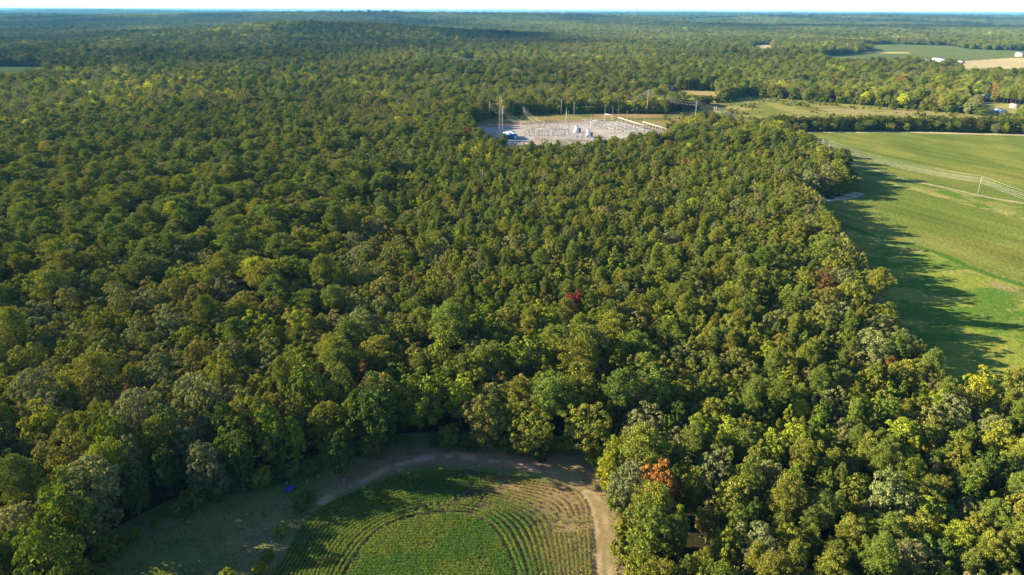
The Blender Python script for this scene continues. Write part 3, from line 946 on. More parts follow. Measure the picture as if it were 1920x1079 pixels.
def free_of(x, y, margin):
    ok = np.ones(len(x), bool)
    for pg in OPEN:
        b0, b1 = pg.min(0) - 15, pg.max(0) + 15
        nb = (x > b0[0]) & (x < b1[0]) & (y > b0[1]) & (y < b1[1]) & ok
        if not nb.any():
            continue
        idx = np.where(nb)[0]
        ins = inside(x[idx], y[idx], pg)
        close = seg_dist(x[idx], y[idx], pg, True) < margin[idx]
        ok[idx[ins | close]] = False
    return ok


HOUSES = []   # filled here because the forest leaves room for them: (px, py, width m, depth m, height m, turn, wall, roof, label, clear length, clear half-width)
HOUSES += [
    (1251, 168.5, 18, 10, 3.9, -0.57, 'w', 'w', 'white house with pale roof behind the tan lawn', 70, 11),
    (997, 157, 10, 8, 4.6, -0.75, 'w', 'w', 'small white house among trees below the distant power line', 55, 5),
    (928, 137, 14, 9, 4.0, -0.60, 'w', 'b', 'pale blue-roofed house half hidden near the distant power line', 80, 7),
    (943, 126.5, 6, 6, 5.8, -0.55, 'w', 'w', 'tiny white building beside the distant power line', 60, 4),
    (1519, 170, 19, 10, 3.7, -0.50, 'w', 'w', 'white-roofed house in trees behind the rough pasture', 62, 8),
    (1596, 142, 8, 8, 4.8, -0.70, 'w', 'g', 'small pale gabled house deep in the oak wood', 70, 6),
    (1458, 84, 24, 13, 4.8, -0.50, 'w', 'g', 'long pale house at the end of the small straw field', 120, 12),
    (1481, 80.5, 22, 13, 4.8, -0.55, 't', 'g', 'tan house in trees beyond the small straw field', 110, 10),
    (1527, 81, 29, 15, 6.3, -0.70, 'w', 'g', 'big grey-roofed farmhouse before a belt of dark trees', 120, 13),
    (1478, 114, 17, 10, 4.1, -0.55, 'k', 'g', 'low brick house at the end of the narrow field strip', 90, 9),
    (1765, 119, 31, 15, 6.3, -0.60, 'w', 'w', 'largest white farm shed beside the stubble field', 130, 14),
    (1742, 118, 22, 11, 4.4, -0.55, 'w', 'g', 'long low white shed partly behind a yellow tree', 110, 10),
    (1782, 119.5, 14, 10, 4.6, -0.50, 'w', 'w', 'middle white shed between the farm yard and stubble', 60, 8),
    (1803, 119.5, 12, 8, 3.4, -0.50, 'k', 'w', 'low brown shed at the edge of the stubble field', 40, 6),
    (1905, 204, 8, 6, 3.7, -0.70, 't', 't', 'small tan barn standing on the yellow green lawn', 12, 6),
    (1878, 214, 11, 7, 3.0, -0.90, 'w', 'w', 'white trailer with pale roof beside the lawn hedge', 40, 7),
    (1853, 184, 20, 10, 3.4, -0.48, 'w', 'b', 'blue-roofed house under oaks behind the lawn', 40, 10),
    (1916, 106.5, 19, 13, 6.9, -0.55, 't', 'g', 'tan barn at the far corner of the stubble field', 60, 10),
    (1894, 43.5, 84, 33, 10.3, -0.50, 'w', 'w', 'long white building glinting in far hazy forest', 500, 40),
]


def house_clear(x, y):
    ok = np.ones(len(x), bool)
    for (px, py, w, dp, h, a, wl, rf, lab, cl, cw) in HOUSES:
        q = at(px, py)[:2]
        u = q / np.linalg.norm(q)
        s = (x - q[0]) * u[0] + (y - q[1]) * u[1]
        t = -(x - q[0]) * u[1] + (y - q[1]) * u[0]
        ok &= ~((s > -cl) & (s < dp + 4) & (np.abs(t) < cw + .0))
    return ok


# near forest: dart throwing with crown radii
cand = 110000
ymax = 520.0
cy = np.sqrt(rng.uniform(78.0 ** 2, ymax ** 2, cand))
cx = rng.uniform(-1, 1, cand) * (.80 * cy + 78) - 10
pi, T, cn = forest_mix(cx, cy)
W0 = np.array([p['W'] for p in protos])
sc = .58 + .78 * rng.random(cand) ** 1.15
sc = np.where(np.array([protos[k]['kind'] == 'oak' for k in pi]), rng.uniform(.42, 1.0, cand), sc)
pine_ = np.array([protos[k]['kind'] == 'pine' for k in pi])
bl_ = np.array([protos[k]['kind'] == 'broadleaf' for k in pi])
small = SMALL[0]
sc = sc * (1 - small * np.where(pine_, .45, np.where(bl_, .40, .10)))
rad = W0[pi] * sc / 2
ok = free_of(cx, cy, rad * .45 + 1.0)
order = np.where(ok)[0]
order = order[np.argsort(-rad[order] * rng.uniform(.55, 1.0, len(order)))]
grid = {}
G = 8.0


def try_put(x, y, r, k=.70):
    i, j = int(x // G), int(y // G)
    for a in (i - 1, i, i + 1):
        for b in (j - 1, j, j + 1):
            for (qx, qy, qr) in grid.get((a, b), ()):
                if (qx - x) ** 2 + (qy - y) ** 2 < (k * (qr + r)) ** 2:
                    return False
    grid.setdefault((i, j), []).append((x, y, r))
    return True


for kt in key_trees:
    if kt['cname'] in ('red', 'rust'):
        kt['sz'] *= 1.14
    if kt['cname'] in ('red', 'pink', 'rust'):
        kt['r'] = max(kt['r'], 7.0 if kt['cname'] == 'red' else 5.0)
    grid.setdefault((int(kt['x'] // G), int(kt['y'] // G)), []).append((kt['x'], kt['y'], kt['r']))
put = np.array([i for i in order if try_put(cx[i], cy[i], rad[i])])
near = []
for i in put:
    szr = float(np.clip(rng.normal(1.0, .095) * (.7 + .3 * sc[i]), .62, 1.32))
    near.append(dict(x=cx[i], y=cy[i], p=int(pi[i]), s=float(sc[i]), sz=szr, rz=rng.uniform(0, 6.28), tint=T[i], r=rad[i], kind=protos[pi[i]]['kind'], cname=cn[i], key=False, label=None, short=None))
for t in near:   # the wood on the sunny side of the clearing stands taller
    if t['x'] < -18 and t['y'] < 150 and t['x'] > -95:
        t['sz'] = min(t['sz'] * 1.28, 1.5)
rim_d = seg_dist(np.array([t['x'] for t in near]), np.array([t['y'] for t in near]), FIELD[2:9])
for t, d_ in zip(near, rim_d):
    if d_ < 15:
        t['sz'] = min(t['sz'] * 1.06, 1.25)
for t in key_trees:
    if t['x'] < -18 and t['y'] < 150:
        t['sz'] *= 1.12
print('near trees', len(near))

# those that show largest become trees of their own
arr = np.array([[t['x'], t['y'], protos[t['p']]['H'] * t['sz'] * .62] for t in near])
qx, qy, qd = project(arr)
wp = np.array([t['r'] for t in near]) * 2 * FPX / qd
hm = np.array([protos[t['p']]['H'] * t['sz'] * .3 for t in near]) * FPX / qd
vis = (qx + wp * .3 > 0) & (qx - wp * .3 < 1920) & (qy - hm < 1079) & (qy > 0)
score = np.where(vis, 1 / qd, -1)
n_own = 297 - len(key_trees)
own = np.argsort(-score)[:n_own]
own_set = set(int(i) for i in own)
for i, t in enumerate(near):
    t['px'], t['py'] = qx[i], qy[i]
for t in near:   # pale crowns recoloured green: the shade of this corner is put into the tint
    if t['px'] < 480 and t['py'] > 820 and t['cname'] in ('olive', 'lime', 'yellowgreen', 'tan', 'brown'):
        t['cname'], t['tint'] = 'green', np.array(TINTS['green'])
individuals = key_trees + [near[i] for i in own]

# ------------------------------------------------------------------ labels of single trees
anchors = [(t['short'], KEYS[i][0], KEYS[i][1]) for i, t in enumerate(key_trees) if t['short']]
anchors += [('the blue tarpaulin', 540, 918)]
CW = {'greyoak': 'grey-olive', 'oak': 'olive-brown', 'cream': 'cream', 'silver': 'silvery', 'olive': 'olive', 'green': 'green', 'dark': 'dark green', 'pine': 'deep green', 'yellowgreen': 'yellow-green',
      'tan': 'tan', 'lime': 'light green', 'brown': 'reddish-brown'}
KW = {'oak': 'oak', 'broadleaf': 'broadleaf tree', 'pine': 'pine', 'young': 'slim tree', 'shrub': 'shrub'}
used_labels = {}
for t in individuals:
    if t['label']:
        used_labels[t['label']] = 1


def describe(t):
    ds = sorted((math.hypot(ax - t['px'], (ay - t['py']) * 1.15), n, ax, ay) for n, ax, ay in anchors)
    base = f"{CW.get(t['cname'], 'green')} {KW[t['kind']]}"
    for i in range(0, 5):
        d, a, ax, ay = ds[i]
        dx, dy = t['px'] - ax, t['py'] - ay
        rel = 'behind' if -dy > abs(dx) * .7 else ('in front of' if dy > abs(dx) * .7 else 'beside')
        dist = 'just ' if d < 70 and rel != 'beside' else ('close ' if d < 70 else ('well ' if d > 150 and rel != 'beside' else ''))
        for j in range(0, 9):
            if j == i:
                continue
            d2, b, bx, by = ds[j]
            if (bx - ax) * dx + (by - ay) * dy <= .35 * math.hypot(bx - ax, by - ay) * math.hypot(dx, dy):
                continue
            for size in ('', 'broad ' if t['s'] > 1 else 'narrow ', 'tall ' if t['sz'] > 1 else 'short '):
                l = f"{size}{base} {dist}{rel} {a}, towards {b}"
                if len(l.replace(',', '').split()) <= 16 and l not in used_labels:
                    return l
    return None


left_over = 0
for t in individuals:
    if not t['label']:
        l = describe(t)
        if l is None:
            left_over += 1
            l = f"{CW.get(t['cname'], 'green')} {KW[t['kind']]} crowded among its like in the dense near forest"
        used_labels[l] = 1
        t['label'] = l
print('trees without a label of their own', left_over)

GROUPS = {'oak': 'oaks of the near forest', 'broadleaf': 'broadleaf trees of the near forest', 'pine': 'pines of the near forest', 'young': 'slim young trees of the near forest', 'shrub': 'shrubs in the clearing'}


def plant(t):
    p = protos[t['p']]
    if p['root'] is None:
        root = empty(SPEC_NAME[p['kind']], (0, 0, 0), '', p['kind'])
        tr = p['trunk'].build('trunk', M_BARK, root)
        cr = p['crown'].build('crown', M_NEEDLE if p['kind'] == 'pine' else M_LEAF, root)
        p['root'], p['crown_obj'], p['trunk_obj'] = root, cr, tr
        p['used'] = False
    r = p['root'] if not p['used'] else copy_tree(p['root'])
    p['used'] = True
    r.location = (t['x'], t['y'], float(terrain(t['x'], t['y'])) - .03)
    r.rotation_euler = (random.gauss(0, .045), random.gauss(0, .045), t['rz'])
    r.scale = (t['s'], t['s'], t['sz'])
    tag(r, t['label'], {'oak': 'oak tree', 'broadleaf': 'tree', 'pine': 'pine tree', 'young': 'young tree', 'shrub': 'shrub'}[p['kind']], t.get('group') or GROUPS[p['kind']])
    for c in r.children:
        if c.name.startswith('crown'):
            c['tint'] = [float(v) for v in t['tint']]
    return r


for t in individuals:
    plant(t)

# shrubs that stand apart in the clearing
for (px, py, wpx, tint, label) in [
        (575, 928, 30, 'green', 'dark green rounded shrub beside the blue tarpaulin'),
        (562, 946, 26, 'green', 'green shrub tucked in front of the rounded shrub'),
        (527, 992, 26, 'lime', 'lone bright green shrub on the grass strip beside the crop'),
        (500, 1036, 24, 'olive', 'olive weed clump beside the lowest part of the crop edge'),
        (488, 1062, 26, 'yellowgreen', 'yellow-green weed clump nearest the bottom edge'),
        (842, 828, 44, 'green', 'green shrub under the large green oak at the track'),
        (878, 830, 36, 'dark', 'dark shrub between the oaks above the earth track'),
        (950, 833, 26, 'yellowgreen', 'yellowish shrub at the foot of the tall rounded oak'),
        (1010, 850, 36, 'dark', 'dark green shrub low under the tall rounded oak'),
        (1125, 862, 34, 'lime', 'light green shrub at the inner corner of the dark bay')]:
    pi_ = PROTO['shrub'][int(rng.integers(2))]
    q = at(px, py, 1.6)
    W = wpx * project(q)[2][0] / FPX
    s_ = W / protos[pi_]['W']
    plant(dict(x=q[0], y=q[1], p=pi_, s=s_, sz=s_ * .95, rz=rng.uniform(0, 6), tint=TINTS[tint], label=label))

# ------------------------------------------------------------------ the rest of the forest: points that carry copies of the same crowns
for p in protos:
    p['ok'] = p['root'] is not None


def usable(pi):
    pi = np.array(pi)
    for k in np.unique(pi):
        if not protos[k]['ok']:
            alt = [j for j in PROTO[protos[k]['kind']] if protos[j]['ok']]
            pi[pi == k] = alt[0]
    return pi


def scatter(name, pts, pidx, rot, scl, tint, label, cat):
    """ONE object of kind stuff: its points are turned into plants by a geometry node tree."""
    pidx = usable(pidx)
    me = bpy.data.meshes.new(name)
    n = len(pts)
    me.vertices.add(n)
    me.vertices.foreach_set('co', np.asarray(pts, np.float32).ravel())
    a = me.attributes.new('which', 'INT', 'POINT'); a.data.foreach_set('value', np.asarray(pidx, np.int32))
    a = me.attributes.new('turn', 'FLOAT_VECTOR', 'POINT')
    v = rng.normal(size=(n, 3)) * .05; v[:, 2] = rot; v = v.astype(np.float32); a.data.foreach_set('vector', v.ravel())
    a = me.attributes.new('size', 'FLOAT_VECTOR', 'POINT'); a.data.foreach_set('vector', np.asarray(scl, np.float32).ravel())
    a = me.attributes.new('tint', 'FLOAT_COLOR', 'POINT')
    v = np.ones((n, 4), np.float32); v[:, :3] = tint; a.data.foreach_set('color', v.ravel())
    o = bpy.data.objects.new(name, me)
    COL.objects.link(o)
    ng = bpy.data.node_groups.new(name, 'GeometryNodeTree')
    ng.interface.new_socket(name='Geometry', in_out='INPUT', socket_type='NodeSocketGeometry')
    ng.interface.new_socket(name='Geometry', in_out='OUTPUT', socket_type='NodeSocketGeometry')
    N, L = ng.nodes, ng.links
    gi, go = N.new('NodeGroupInput'), N.new('NodeGroupOutput')

    def attr(nm, dt):
        nd = N.new('GeometryNodeInputNamedAttribute')
        nd.data_type = dt
        nd.inputs['Name'].default_value = nm
        return [s for s in nd.outputs if s.enabled and s.name == 'Attribute'][0]
    aw, ar, as_ = attr('which', 'INT'), attr('turn', 'FLOAT_VECTOR'), attr('size', 'FLOAT_VECTOR')
    join = N.new('GeometryNodeJoinGeometry')
    for k in np.unique(pidx):
        p = protos[int(k)]
        jj = N.new('GeometryNodeJoinGeometry')
        for src in (p['crown_obj'], p['trunk_obj']):
            oi = N.new('GeometryNodeObjectInfo')
            oi.transform_space = 'ORIGINAL'
            oi.inputs['Object'].default_value = src
            oi.inputs['As Instance'].default_value = False
            L.new(oi.outputs['Geometry'], jj.inputs[0])
        cmp_ = N.new('FunctionNodeCompare')
        cmp_.data_type = 'INT'
        cmp_.operation = 'EQUAL'
        ins = [s for s in cmp_.inputs if s.enabled]
        L.new(aw, ins[0])
        ins[1].default_value = int(k)
        iop = N.new('GeometryNodeInstanceOnPoints')
        L.new(gi.outputs[0], iop.inputs['Points'])
        L.new(cmp_.outputs[0], iop.inputs['Selection'])
        L.new(jj.outputs[0], iop.inputs['Instance'])
        L.new(ar, iop.inputs['Rotation'])
        L.new(as_, iop.inputs['Scale'])
        L.new(iop.outputs[0], join.inputs[0])
    L.new(join.outputs[0], go.inputs[0])
    md = o.modifiers.new('plants', 'NODES')
    md.node_group = ng
    print(name, n)
    return tag(o, label, cat, kind='stuff')


rest = [t for i, t in enumerate(near) if i not in own_set]
fx = [np.array([t['x'] for t in rest])]
fy = [np.array([t['y'] for t in rest])]
fp = [np.array([t['p'] for t in rest])]
fs = [np.array([[t['s'], t['s'], t['sz']] for t in rest])]
ft = [np.array([t['tint'] for t in rest])]
for (y0, y1, sp, wide, tall) in [(505, 640, 6.4, 1.0, 1.0), (640, 1000, 8.2, 1.25, 1.06), (1000, 1800, 10.8, 1.6, 1.15), (1800, 3000, 14, 1.9, 1.15), (3000, 5500, 21, 2.5, 1.2), (5500, 11000, 44, 4.2, 1.3), (11000, 21000, 105, 9.0, 1.5)]:
    xs = np.arange(-(.80 * y1 + 60), .80 * y1 + 60, sp)
    ys = np.arange(y0, y1, sp)
    X, Y = np.meshgrid(xs, ys)
    X, Y = X.ravel(), Y.ravel()
    m = np.abs(X) < .80 * Y + 60
    X, Y = X[m], Y[m]
    X = X + rng.uniform(-.45, .45, len(X)) * sp
    Y = Y + rng.uniform(-.45, .45, len(Y)) * sp
    X += (sp / 2) * (np.round(Y / sp) % 2)
    m = free_of(X, Y, np.full(len(X), 2.0 if y0 < 1000 else 4.0))
    m &= house_clear(X, Y)
    m &= rng.random(len(X)) > (.04 if y0 < 640 else .10)
    X, Y = X[m], Y[m]
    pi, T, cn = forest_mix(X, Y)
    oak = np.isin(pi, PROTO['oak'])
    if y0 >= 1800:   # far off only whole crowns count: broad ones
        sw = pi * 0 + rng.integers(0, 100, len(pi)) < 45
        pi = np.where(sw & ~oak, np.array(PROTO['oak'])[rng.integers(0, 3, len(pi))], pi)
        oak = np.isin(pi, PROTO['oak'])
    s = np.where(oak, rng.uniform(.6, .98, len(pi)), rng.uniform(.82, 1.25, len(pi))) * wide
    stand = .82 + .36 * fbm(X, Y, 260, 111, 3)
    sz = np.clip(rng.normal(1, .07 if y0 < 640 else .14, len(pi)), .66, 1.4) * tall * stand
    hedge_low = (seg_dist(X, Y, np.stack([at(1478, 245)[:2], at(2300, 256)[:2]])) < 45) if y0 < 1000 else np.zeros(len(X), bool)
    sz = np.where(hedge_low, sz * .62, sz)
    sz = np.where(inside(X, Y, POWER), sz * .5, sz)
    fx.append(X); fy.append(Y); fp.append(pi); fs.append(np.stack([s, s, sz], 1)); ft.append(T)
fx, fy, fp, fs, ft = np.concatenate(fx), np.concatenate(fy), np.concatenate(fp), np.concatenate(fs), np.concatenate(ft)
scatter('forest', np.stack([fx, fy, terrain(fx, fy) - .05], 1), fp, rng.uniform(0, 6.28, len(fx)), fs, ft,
        'mixed green pine and oak forest stretching to the horizon', 'forest')


def along(pl, step, off, spread, closed=False):
    pl = np.vstack([pl, pl[:1]]) if closed else pl
    out = []
    for a, b in zip(pl[:-1], pl[1:]):
        L_ = np.hypot(*(b - a))
        n = np.array([-(b - a)[1], (b - a)[0]]) / max(L_, 1e-6)
        for k in range(max(1, int(L_ / step))):
            out.append(a + (b - a) * rng.random() + n * (off + rng.normal() * spread))
    return np.array(out)


# undergrowth along the forest's edges
U = np.vstack([along(CLEAR, 1.9, 0, 1.6, True), along(FIELD[:15], 2.2, 0, 1.6), along(FIELD[8:15], 1.5, 0, 1.5), along(SUBS[:6], 2.5, 0, 2.0), along(PAST[3:13], 1.6, 0, 3), along(SUBS[:6], 1.6, 0, 2), along(SUBS[8:], 3.0, 0, 2)])
inn = np.zeros(len(U), bool)
for pg in (CLEAR, FIELD, SUBS, PAST):
    inn |= inside(U[:, 0], U[:, 1], pg) & (seg_dist(U[:, 0], U[:, 1], pg, True) > .8)
U = U[~inn]
U = U[(np.abs(U[:, 0]) < .85 * U[:, 1] + 60)]
n = len(U)
uw = rng.uniform(.5, 1.3, n) * np.where(U[:, 1] > 400, 1.9, 1)
ut = np.array([TINTS[k] for k in ('dark', 'green', 'olive', 'green')])[rng.integers(0, 4, n)] * rng.uniform(.8, 1.2, (n, 1))
scatter('undergrowth', np.stack([U[:, 0], U[:, 1], np.zeros(n)], 1), np.array(PROTO['shrub'])[rng.integers(0, 2, n)], rng.uniform(0, 6.28, n),
        np.stack([uw, uw, uw * rng.uniform(.6, 1.3, n)], 1), ut, 'low bushes and brambles along the edges of the forest', 'undergrowth')

# the hedgerow between the crop field and the pasture
hx = rng.uniform(HEDGE[:, 0].min(), HEDGE[:, 0].max(), 6500)
hy = rng.uniform(HEDGE[:, 1].min(), HEDGE[:, 1].max(), 6500)
k = inside(hx, hy, HEDGE)
hx, hy = hx[k], hy[k]
hp = np.array(PROTO['oak'] + PROTO['broadleaf'] + PROTO['shrub'] + PROTO['shrub'])[rng.integers(0, 10, len(hx))]
sh = np.isin(hp, PROTO['shrub'])
hs = np.where(sh, rng.uniform(1.0, 1.9, len(hx)), rng.uniform(.45, .75, len(hx)))
hz = np.where(sh, hs * rng.uniform(.7, 1.3, len(hx)), rng.uniform(.38, .82, len(hx)))
ht = np.array([TINTS[q] for q in ('oak', 'green', 'olive', 'yellowgreen', 'dark')])[rng.choice(5, len(hx), p=[.27, .36, .15, 0, .22])] * rng.uniform(.45, .85, (len(hx), 1))  # tints lowered to paint in the shade of the hedge's backlit face
scatter('hedgerow_trees_and_scrub', np.stack([hx, hy, np.zeros(len(hx))], 1), hp, rng.uniform(0, 6.28, len(hx)), np.stack([hs, hs, hz], 1), ht,
        'dense dark hedgerow between the crop field and the rough pasture', 'hedgerow')

# scrub on the pasture and on the rough ground beside the substation
sx = rng.uniform(PAST[:, 0].min(), PAST[:, 0].max(), 9000)
sy = rng.uniform(PAST[:, 1].min(), PAST[:, 1].max(), 9000)
dens = sstep(.42, .66, fbm(sx, sy * .8, 30, 121)) * .22
px_, py_, _ = project(np.stack([sx, sy, sx * 0], 1))
rough = sstep(1290, 1225, px_ - (py_ - 235) * 1.2) + sstep(232, 240, py_) * (px_ < 1440)
dens = dens + .5 * np.clip(rough, 0, 1)
k = inside(sx, sy, PAST) & (rng.random(len(sx)) < dens) & ~inside(sx, sy, GRAVEL)
sx, sy = sx[k], sy[k]
ss = rng.uniform(.3, .8, len(sx)) * np.where(rng.random(len(sx)) < .06, 1.7, 1)
st_ = np.array([TINTS[q] for q in ('olive', 'green', 'oak', 'yellowgreen')])[rng.choice(4, len(sx), p=[.45, .2, .25, .1])] * rng.uniform(.7, 1.1, (len(sx), 1))
scatter('scrub_vegetation', np.stack([sx, sy, sx * 0], 1), np.array(PROTO['shrub'])[rng.integers(0, 2, len(sx))], rng.uniform(0, 6.28, len(sx)), np.stack([ss, ss, ss * .8], 1), st_,
        'scattered low scrub on the rough pasture', 'scrub')

# ------------------------------------------------------------------ the crop: rows of real plants
def offset_line(pl, d):
    """The outline moved inwards by d, thinned where it would fold over itself."""
    t = np.gradient(pl, axis=0)
    t /= np.linalg.norm(t, axis=1, keepdims=True) + 1e-9
    q = pl + d * np.stack([t[:, 1], -t[:, 0]], 1)
    return q[seg_dist(q[:, 0], q[:, 1], pl) > d - .05]


def resample(pl, step):
    L_ = np.concatenate([[0], np.cumsum(np.hypot(*np.diff(pl, axis=0).T))])
    t = np.arange(0, L_[-1], step)
    return np.stack([np.interp(t, L_, pl[:, 0]), np.interp(t, L_, pl[:, 1])], 1)


ROW = .78
ARCH1 = chaikin(poly([(560, 1230), (596, 1140), (622, 1076), (652, 1026), (683, 994), (723, 972), (780, 954), (850, 947), (908, 955), (948, 982), (974, 1026), (992, 1079), (1008, 1140), (1024, 1230)]), 3)
ARCH2 = chaikin(poly([(592, 1230), (620, 1140), (643, 1079), (675, 1030), (704, 997), (744, 977), (795, 965), (850, 960), (898, 968), (930, 993), (953, 1033), (969, 1079), (982, 1140), (994, 1230)]), 3)


def even(pl, n):
    L_ = np.concatenate([[0], np.cumsum(np.hypot(*np.diff(pl, axis=0).T))])
    t = np.linspace(0, L_[-1], n)
    return np.stack([np.interp(t, L_, pl[:, 0]), np.interp(t, L_, pl[:, 1])], 1)


def between(A, B, n, lo, hi):
    A, B = even(A, 160), even(B, 160)
    return [resample(A + (B - A) * t, .27) for t in np.linspace(lo, hi, n)]


plants = between(CROP, ARCH1, 14, .04, .965) + between(ARCH1, ARCH2, 2, .30, .72)
inner_pg = ARCH2
for y_ in np.arange(60, ARCH2[:, 1].max(), ROW):
    xx = np.arange(ARCH2[:, 0].min(), ARCH2[:, 0].max(), .27)
    Yr = y_ - .0022 * (xx - ARCH2[:, 0].mean()) ** 2
    k = inside(xx, Yr, inner_pg) & (seg_dist(xx, Yr, ARCH2) > .45)
    plants.append(np.stack([xx[k], Yr[k]], 1))
PL = np.vstack([p for p in plants if len(p)])
PL = PL + rng.normal(size=PL.shape) * .04
PL = PL[PL[:, 1] > 70]
dryl = poly([(985, 906), (1050, 915), (1085, 925), (1104, 1000), (1108, 1200)])
dry = sstep(14, 3, seg_dist(PL[:, 0], PL[:, 1], dryl)) * (.25 + .9 * fbm(PL[:, 0], PL[:, 1], 9, 131))
t_ = at(1070, 930)
dry = np.clip(.72 * dry + sstep(9, 4, np.hypot(PL[:, 0] - t_[0], PL[:, 1] - t_[1])), 0, 1)
thin = sstep(.52, .66, fbm(PL[:, 0], PL[:, 1], 6, 132)) * sstep(26, 12, np.hypot(PL[:, 0] - at(930, 955)[0], PL[:, 1] - at(930, 955)[1]))
k = rng.random(len(PL)) > np.clip(.04 + .7 * thin + .12 * dry, 0, .9)
PL, dry = PL[k], dry[k]
m = 26
c = np.repeat(PL, m, 0)
dr = np.repeat(dry, m)
size = .22 * (1 - .2 * dr)
hgt = .62 * (1 - .35 * dr)
pos = np.stack([c[:, 0] + rng.normal(size=len(c)) * .155, c[:, 1] + rng.normal(size=len(c)) * .155, .04 + hgt * np.sqrt(rng.random(len(c)))], 1)
nn = rng.normal(size=(len(c), 3)) * .55 + [0, 0, .9]
nn /= np.linalg.norm(nn, axis=1, keepdims=True)
u = np.cross(nn, rng.normal(size=(len(c), 3)))
u /= np.linalg.norm(u, axis=1, keepdims=True)
w = np.cross(nn, u)
s = (size * rng.uniform(.6, 1.2, len(c)) / 2)[:, None]
V = np.stack([pos - u * s, pos - w * s * .7, pos + u * s, pos + w * s * .7], 1).reshape(-1, 3)
yel = sstep(.45, .62, fbm(c[:, 0], c[:, 1] * 1.5, 9, 133))
cc = mixc(np.ones((len(c), 3)) * np.array([0.105, 0.215, 0.030]), (0.205, 0.255, 0.036), yel * .8)
cc = mixc(cc, (0.36, 0.27, 0.085), (dr > rng.random(len(c)) * .9) * .9)
cc *= rng.uniform(.7, 1.3, (len(c), 1))
M_CROP, nt, N, L, b = mat_base('crop_leaf')
a = N.new('ShaderNodeAttribute'); a.attribute_name = 'soil'
N.remove(b)
df, tr, mx = N.new('ShaderNodeBsdfDiffuse'), N.new('ShaderNodeBsdfTranslucent'), N.new('ShaderNodeMixShader')
L.new(a.outputs['Color'], df.inputs[0]); L.new(a.outputs['Color'], tr.inputs[0])
mx.inputs[0].default_value = .3
L.new(df.outputs[0], mx.inputs[1]); L.new(tr.outputs[0], mx.inputs[2]); L.new(mx.outputs[0], N['Material Output'].inputs[0])
tag(MB().quads(V, np.arange(len(V)).reshape(-1, 4)).build('crop_foliage', M_CROP, colours=np.repeat(cc, 4, 0)), 'green crop planted in curving rows, drying to tan at its corner', 'crop', kind='stuff')

# grass tufts of the clearing
gx_ = rng.uniform(cl0[0], cl1[0], 60000)
gy_ = rng.uniform(82, cl1[1], 60000)
dA = seg_dist(gx_, gy_, ARC)
k = inside(gx_, gy_, CLEAR) & ~inside(gx_, gy_, CROP) & (dA > 2.2) & (seg_dist(gx_, gy_, TRACK) > 2.0) & (rng.random(len(gx_)) < .35 + .65 * sstep(.4, .6, fbm(gx_, gy_, 5, 141)))
gx_, gy_ = gx_[k], gy_[k]
n = len(gx_)
h = rng.uniform(.12, .45, n) * (.5 + fbm(gx_, gy_, 7, 142))
a = rng.uniform(0, 6.28, n)
w2 = rng.uniform(.08, .2, n)
tipx, tipy = gx_ + rng.normal(size=n) * .12, gy_ + rng.normal(size=n) * .12
V = np.stack([np.stack([gx_ - np.cos(a) * w2, gy_ - np.sin(a) * w2, np.full(n, .02)], 1), np.stack([gx_ + np.cos(a) * w2, gy_ + np.sin(a) * w2, np.full(n, .02)], 1), np.stack([tipx, tipy, h], 1)], 1).reshape(-1, 3)
gc = clear_col(gx_, gy_) * rng.uniform(.75, 1.35, (n, 1))
tag(MB().tris(V, np.arange(3 * n).reshape(-1, 3)).build('grass', M_CROP, colours=np.repeat(gc, 3, 0)), 'tufts of rough grass in the clearing around the crop', 'grass', kind='stuff')

# ------------------------------------------------------------------ houses and sheds
WALLM = {'w': M_WHITE, 't': M_TAN, 'k': M_BRICK}
ROOFM = {'w': M_ROOFW, 'g': M_ROOFG, 'b': M_ROOFB, 't': M_TAN}
for (px, py, w, dp, h, a, wl, rf, lab, cl, cw) in HOUSES:
    q = at(px, py)
    face = math.atan2(q[0], q[1])
    shed = 'shed' in lab or 'barn' in lab or 'trailer' in lab or 'building' in lab
    root = empty('shed' if shed else 'house', (q[0], q[1] + dp / 2, float(terrain(q[0], q[1]))), lab, 'shed' if shed else 'house', -face + a)
    rise = .26 * dp
    m_ = MB()
    x, y = w / 2, dp / 2
    V = [[-x, -y, 0], [x, -y, 0], [x, y, 0], [-x, y, 0], [-x, -y, h], [x, -y, h], [x, y, h], [-x, y, h], [-x, 0, h + rise], [x, 0, h + rise]]
    m_.quads(V, [[0, 1, 5, 4], [2, 3, 7, 6], [1, 2, 6, 5], [3, 0, 4, 7]])
    m_.t.append(np.array([[5, 6, 9], [7, 4, 8]]))
    m_.build('wall', WALLM[wl], root)
    m_ = MB()
    e, t = .5, .16
    for sy in (-1, 1):
        yo, zo = sy * (y + e), h - e * rise / y
        A = np.array([[-x - e, yo, zo], [x + e, yo, zo], [x + e, 0, h + rise], [-x - e, 0, h + rise]])
        B = A + [0, 0, t]
        m_.quads(np.vstack([A, B]), [[0, 3, 2, 1], [4, 5, 6, 7], [0, 1, 5, 4], [1, 2, 6, 5], [2, 3, 7, 6], [3, 0, 4, 7]])
    m_.build('roof', ROOFM[rf], root)
    m_ = MB().box((w * .1, -y - .03, 1.05), (1.1 if not shed else 3.0, .06, 2.1))
    m_.build('door', M_DARK if not shed else M_ROOFG, root)
    for wx in ((-.33, -.12, .32) if w > 8 else (-.3, .33)):
        MB().box((w * wx, -y - .03, 1.6), (1.3, .06, 1.1)).build('window', M_GLASS, root)

# ------------------------------------------------------------------ poles, towers and wires
def hgt(px, ptop, pbase):
    """Base point and height of something standing at survey (px, pbase) whose top shows at ptop."""
    b = at(px, pbase)
    lo, hi = 0.5, 60.0
    for _ in range(30):
        m_ = (lo + hi) / 2
        if project(np.array([b[0], b[1], m_]))[1][0] > ptop:
            lo = m_
        else:
            hi = m_
    return b, lo


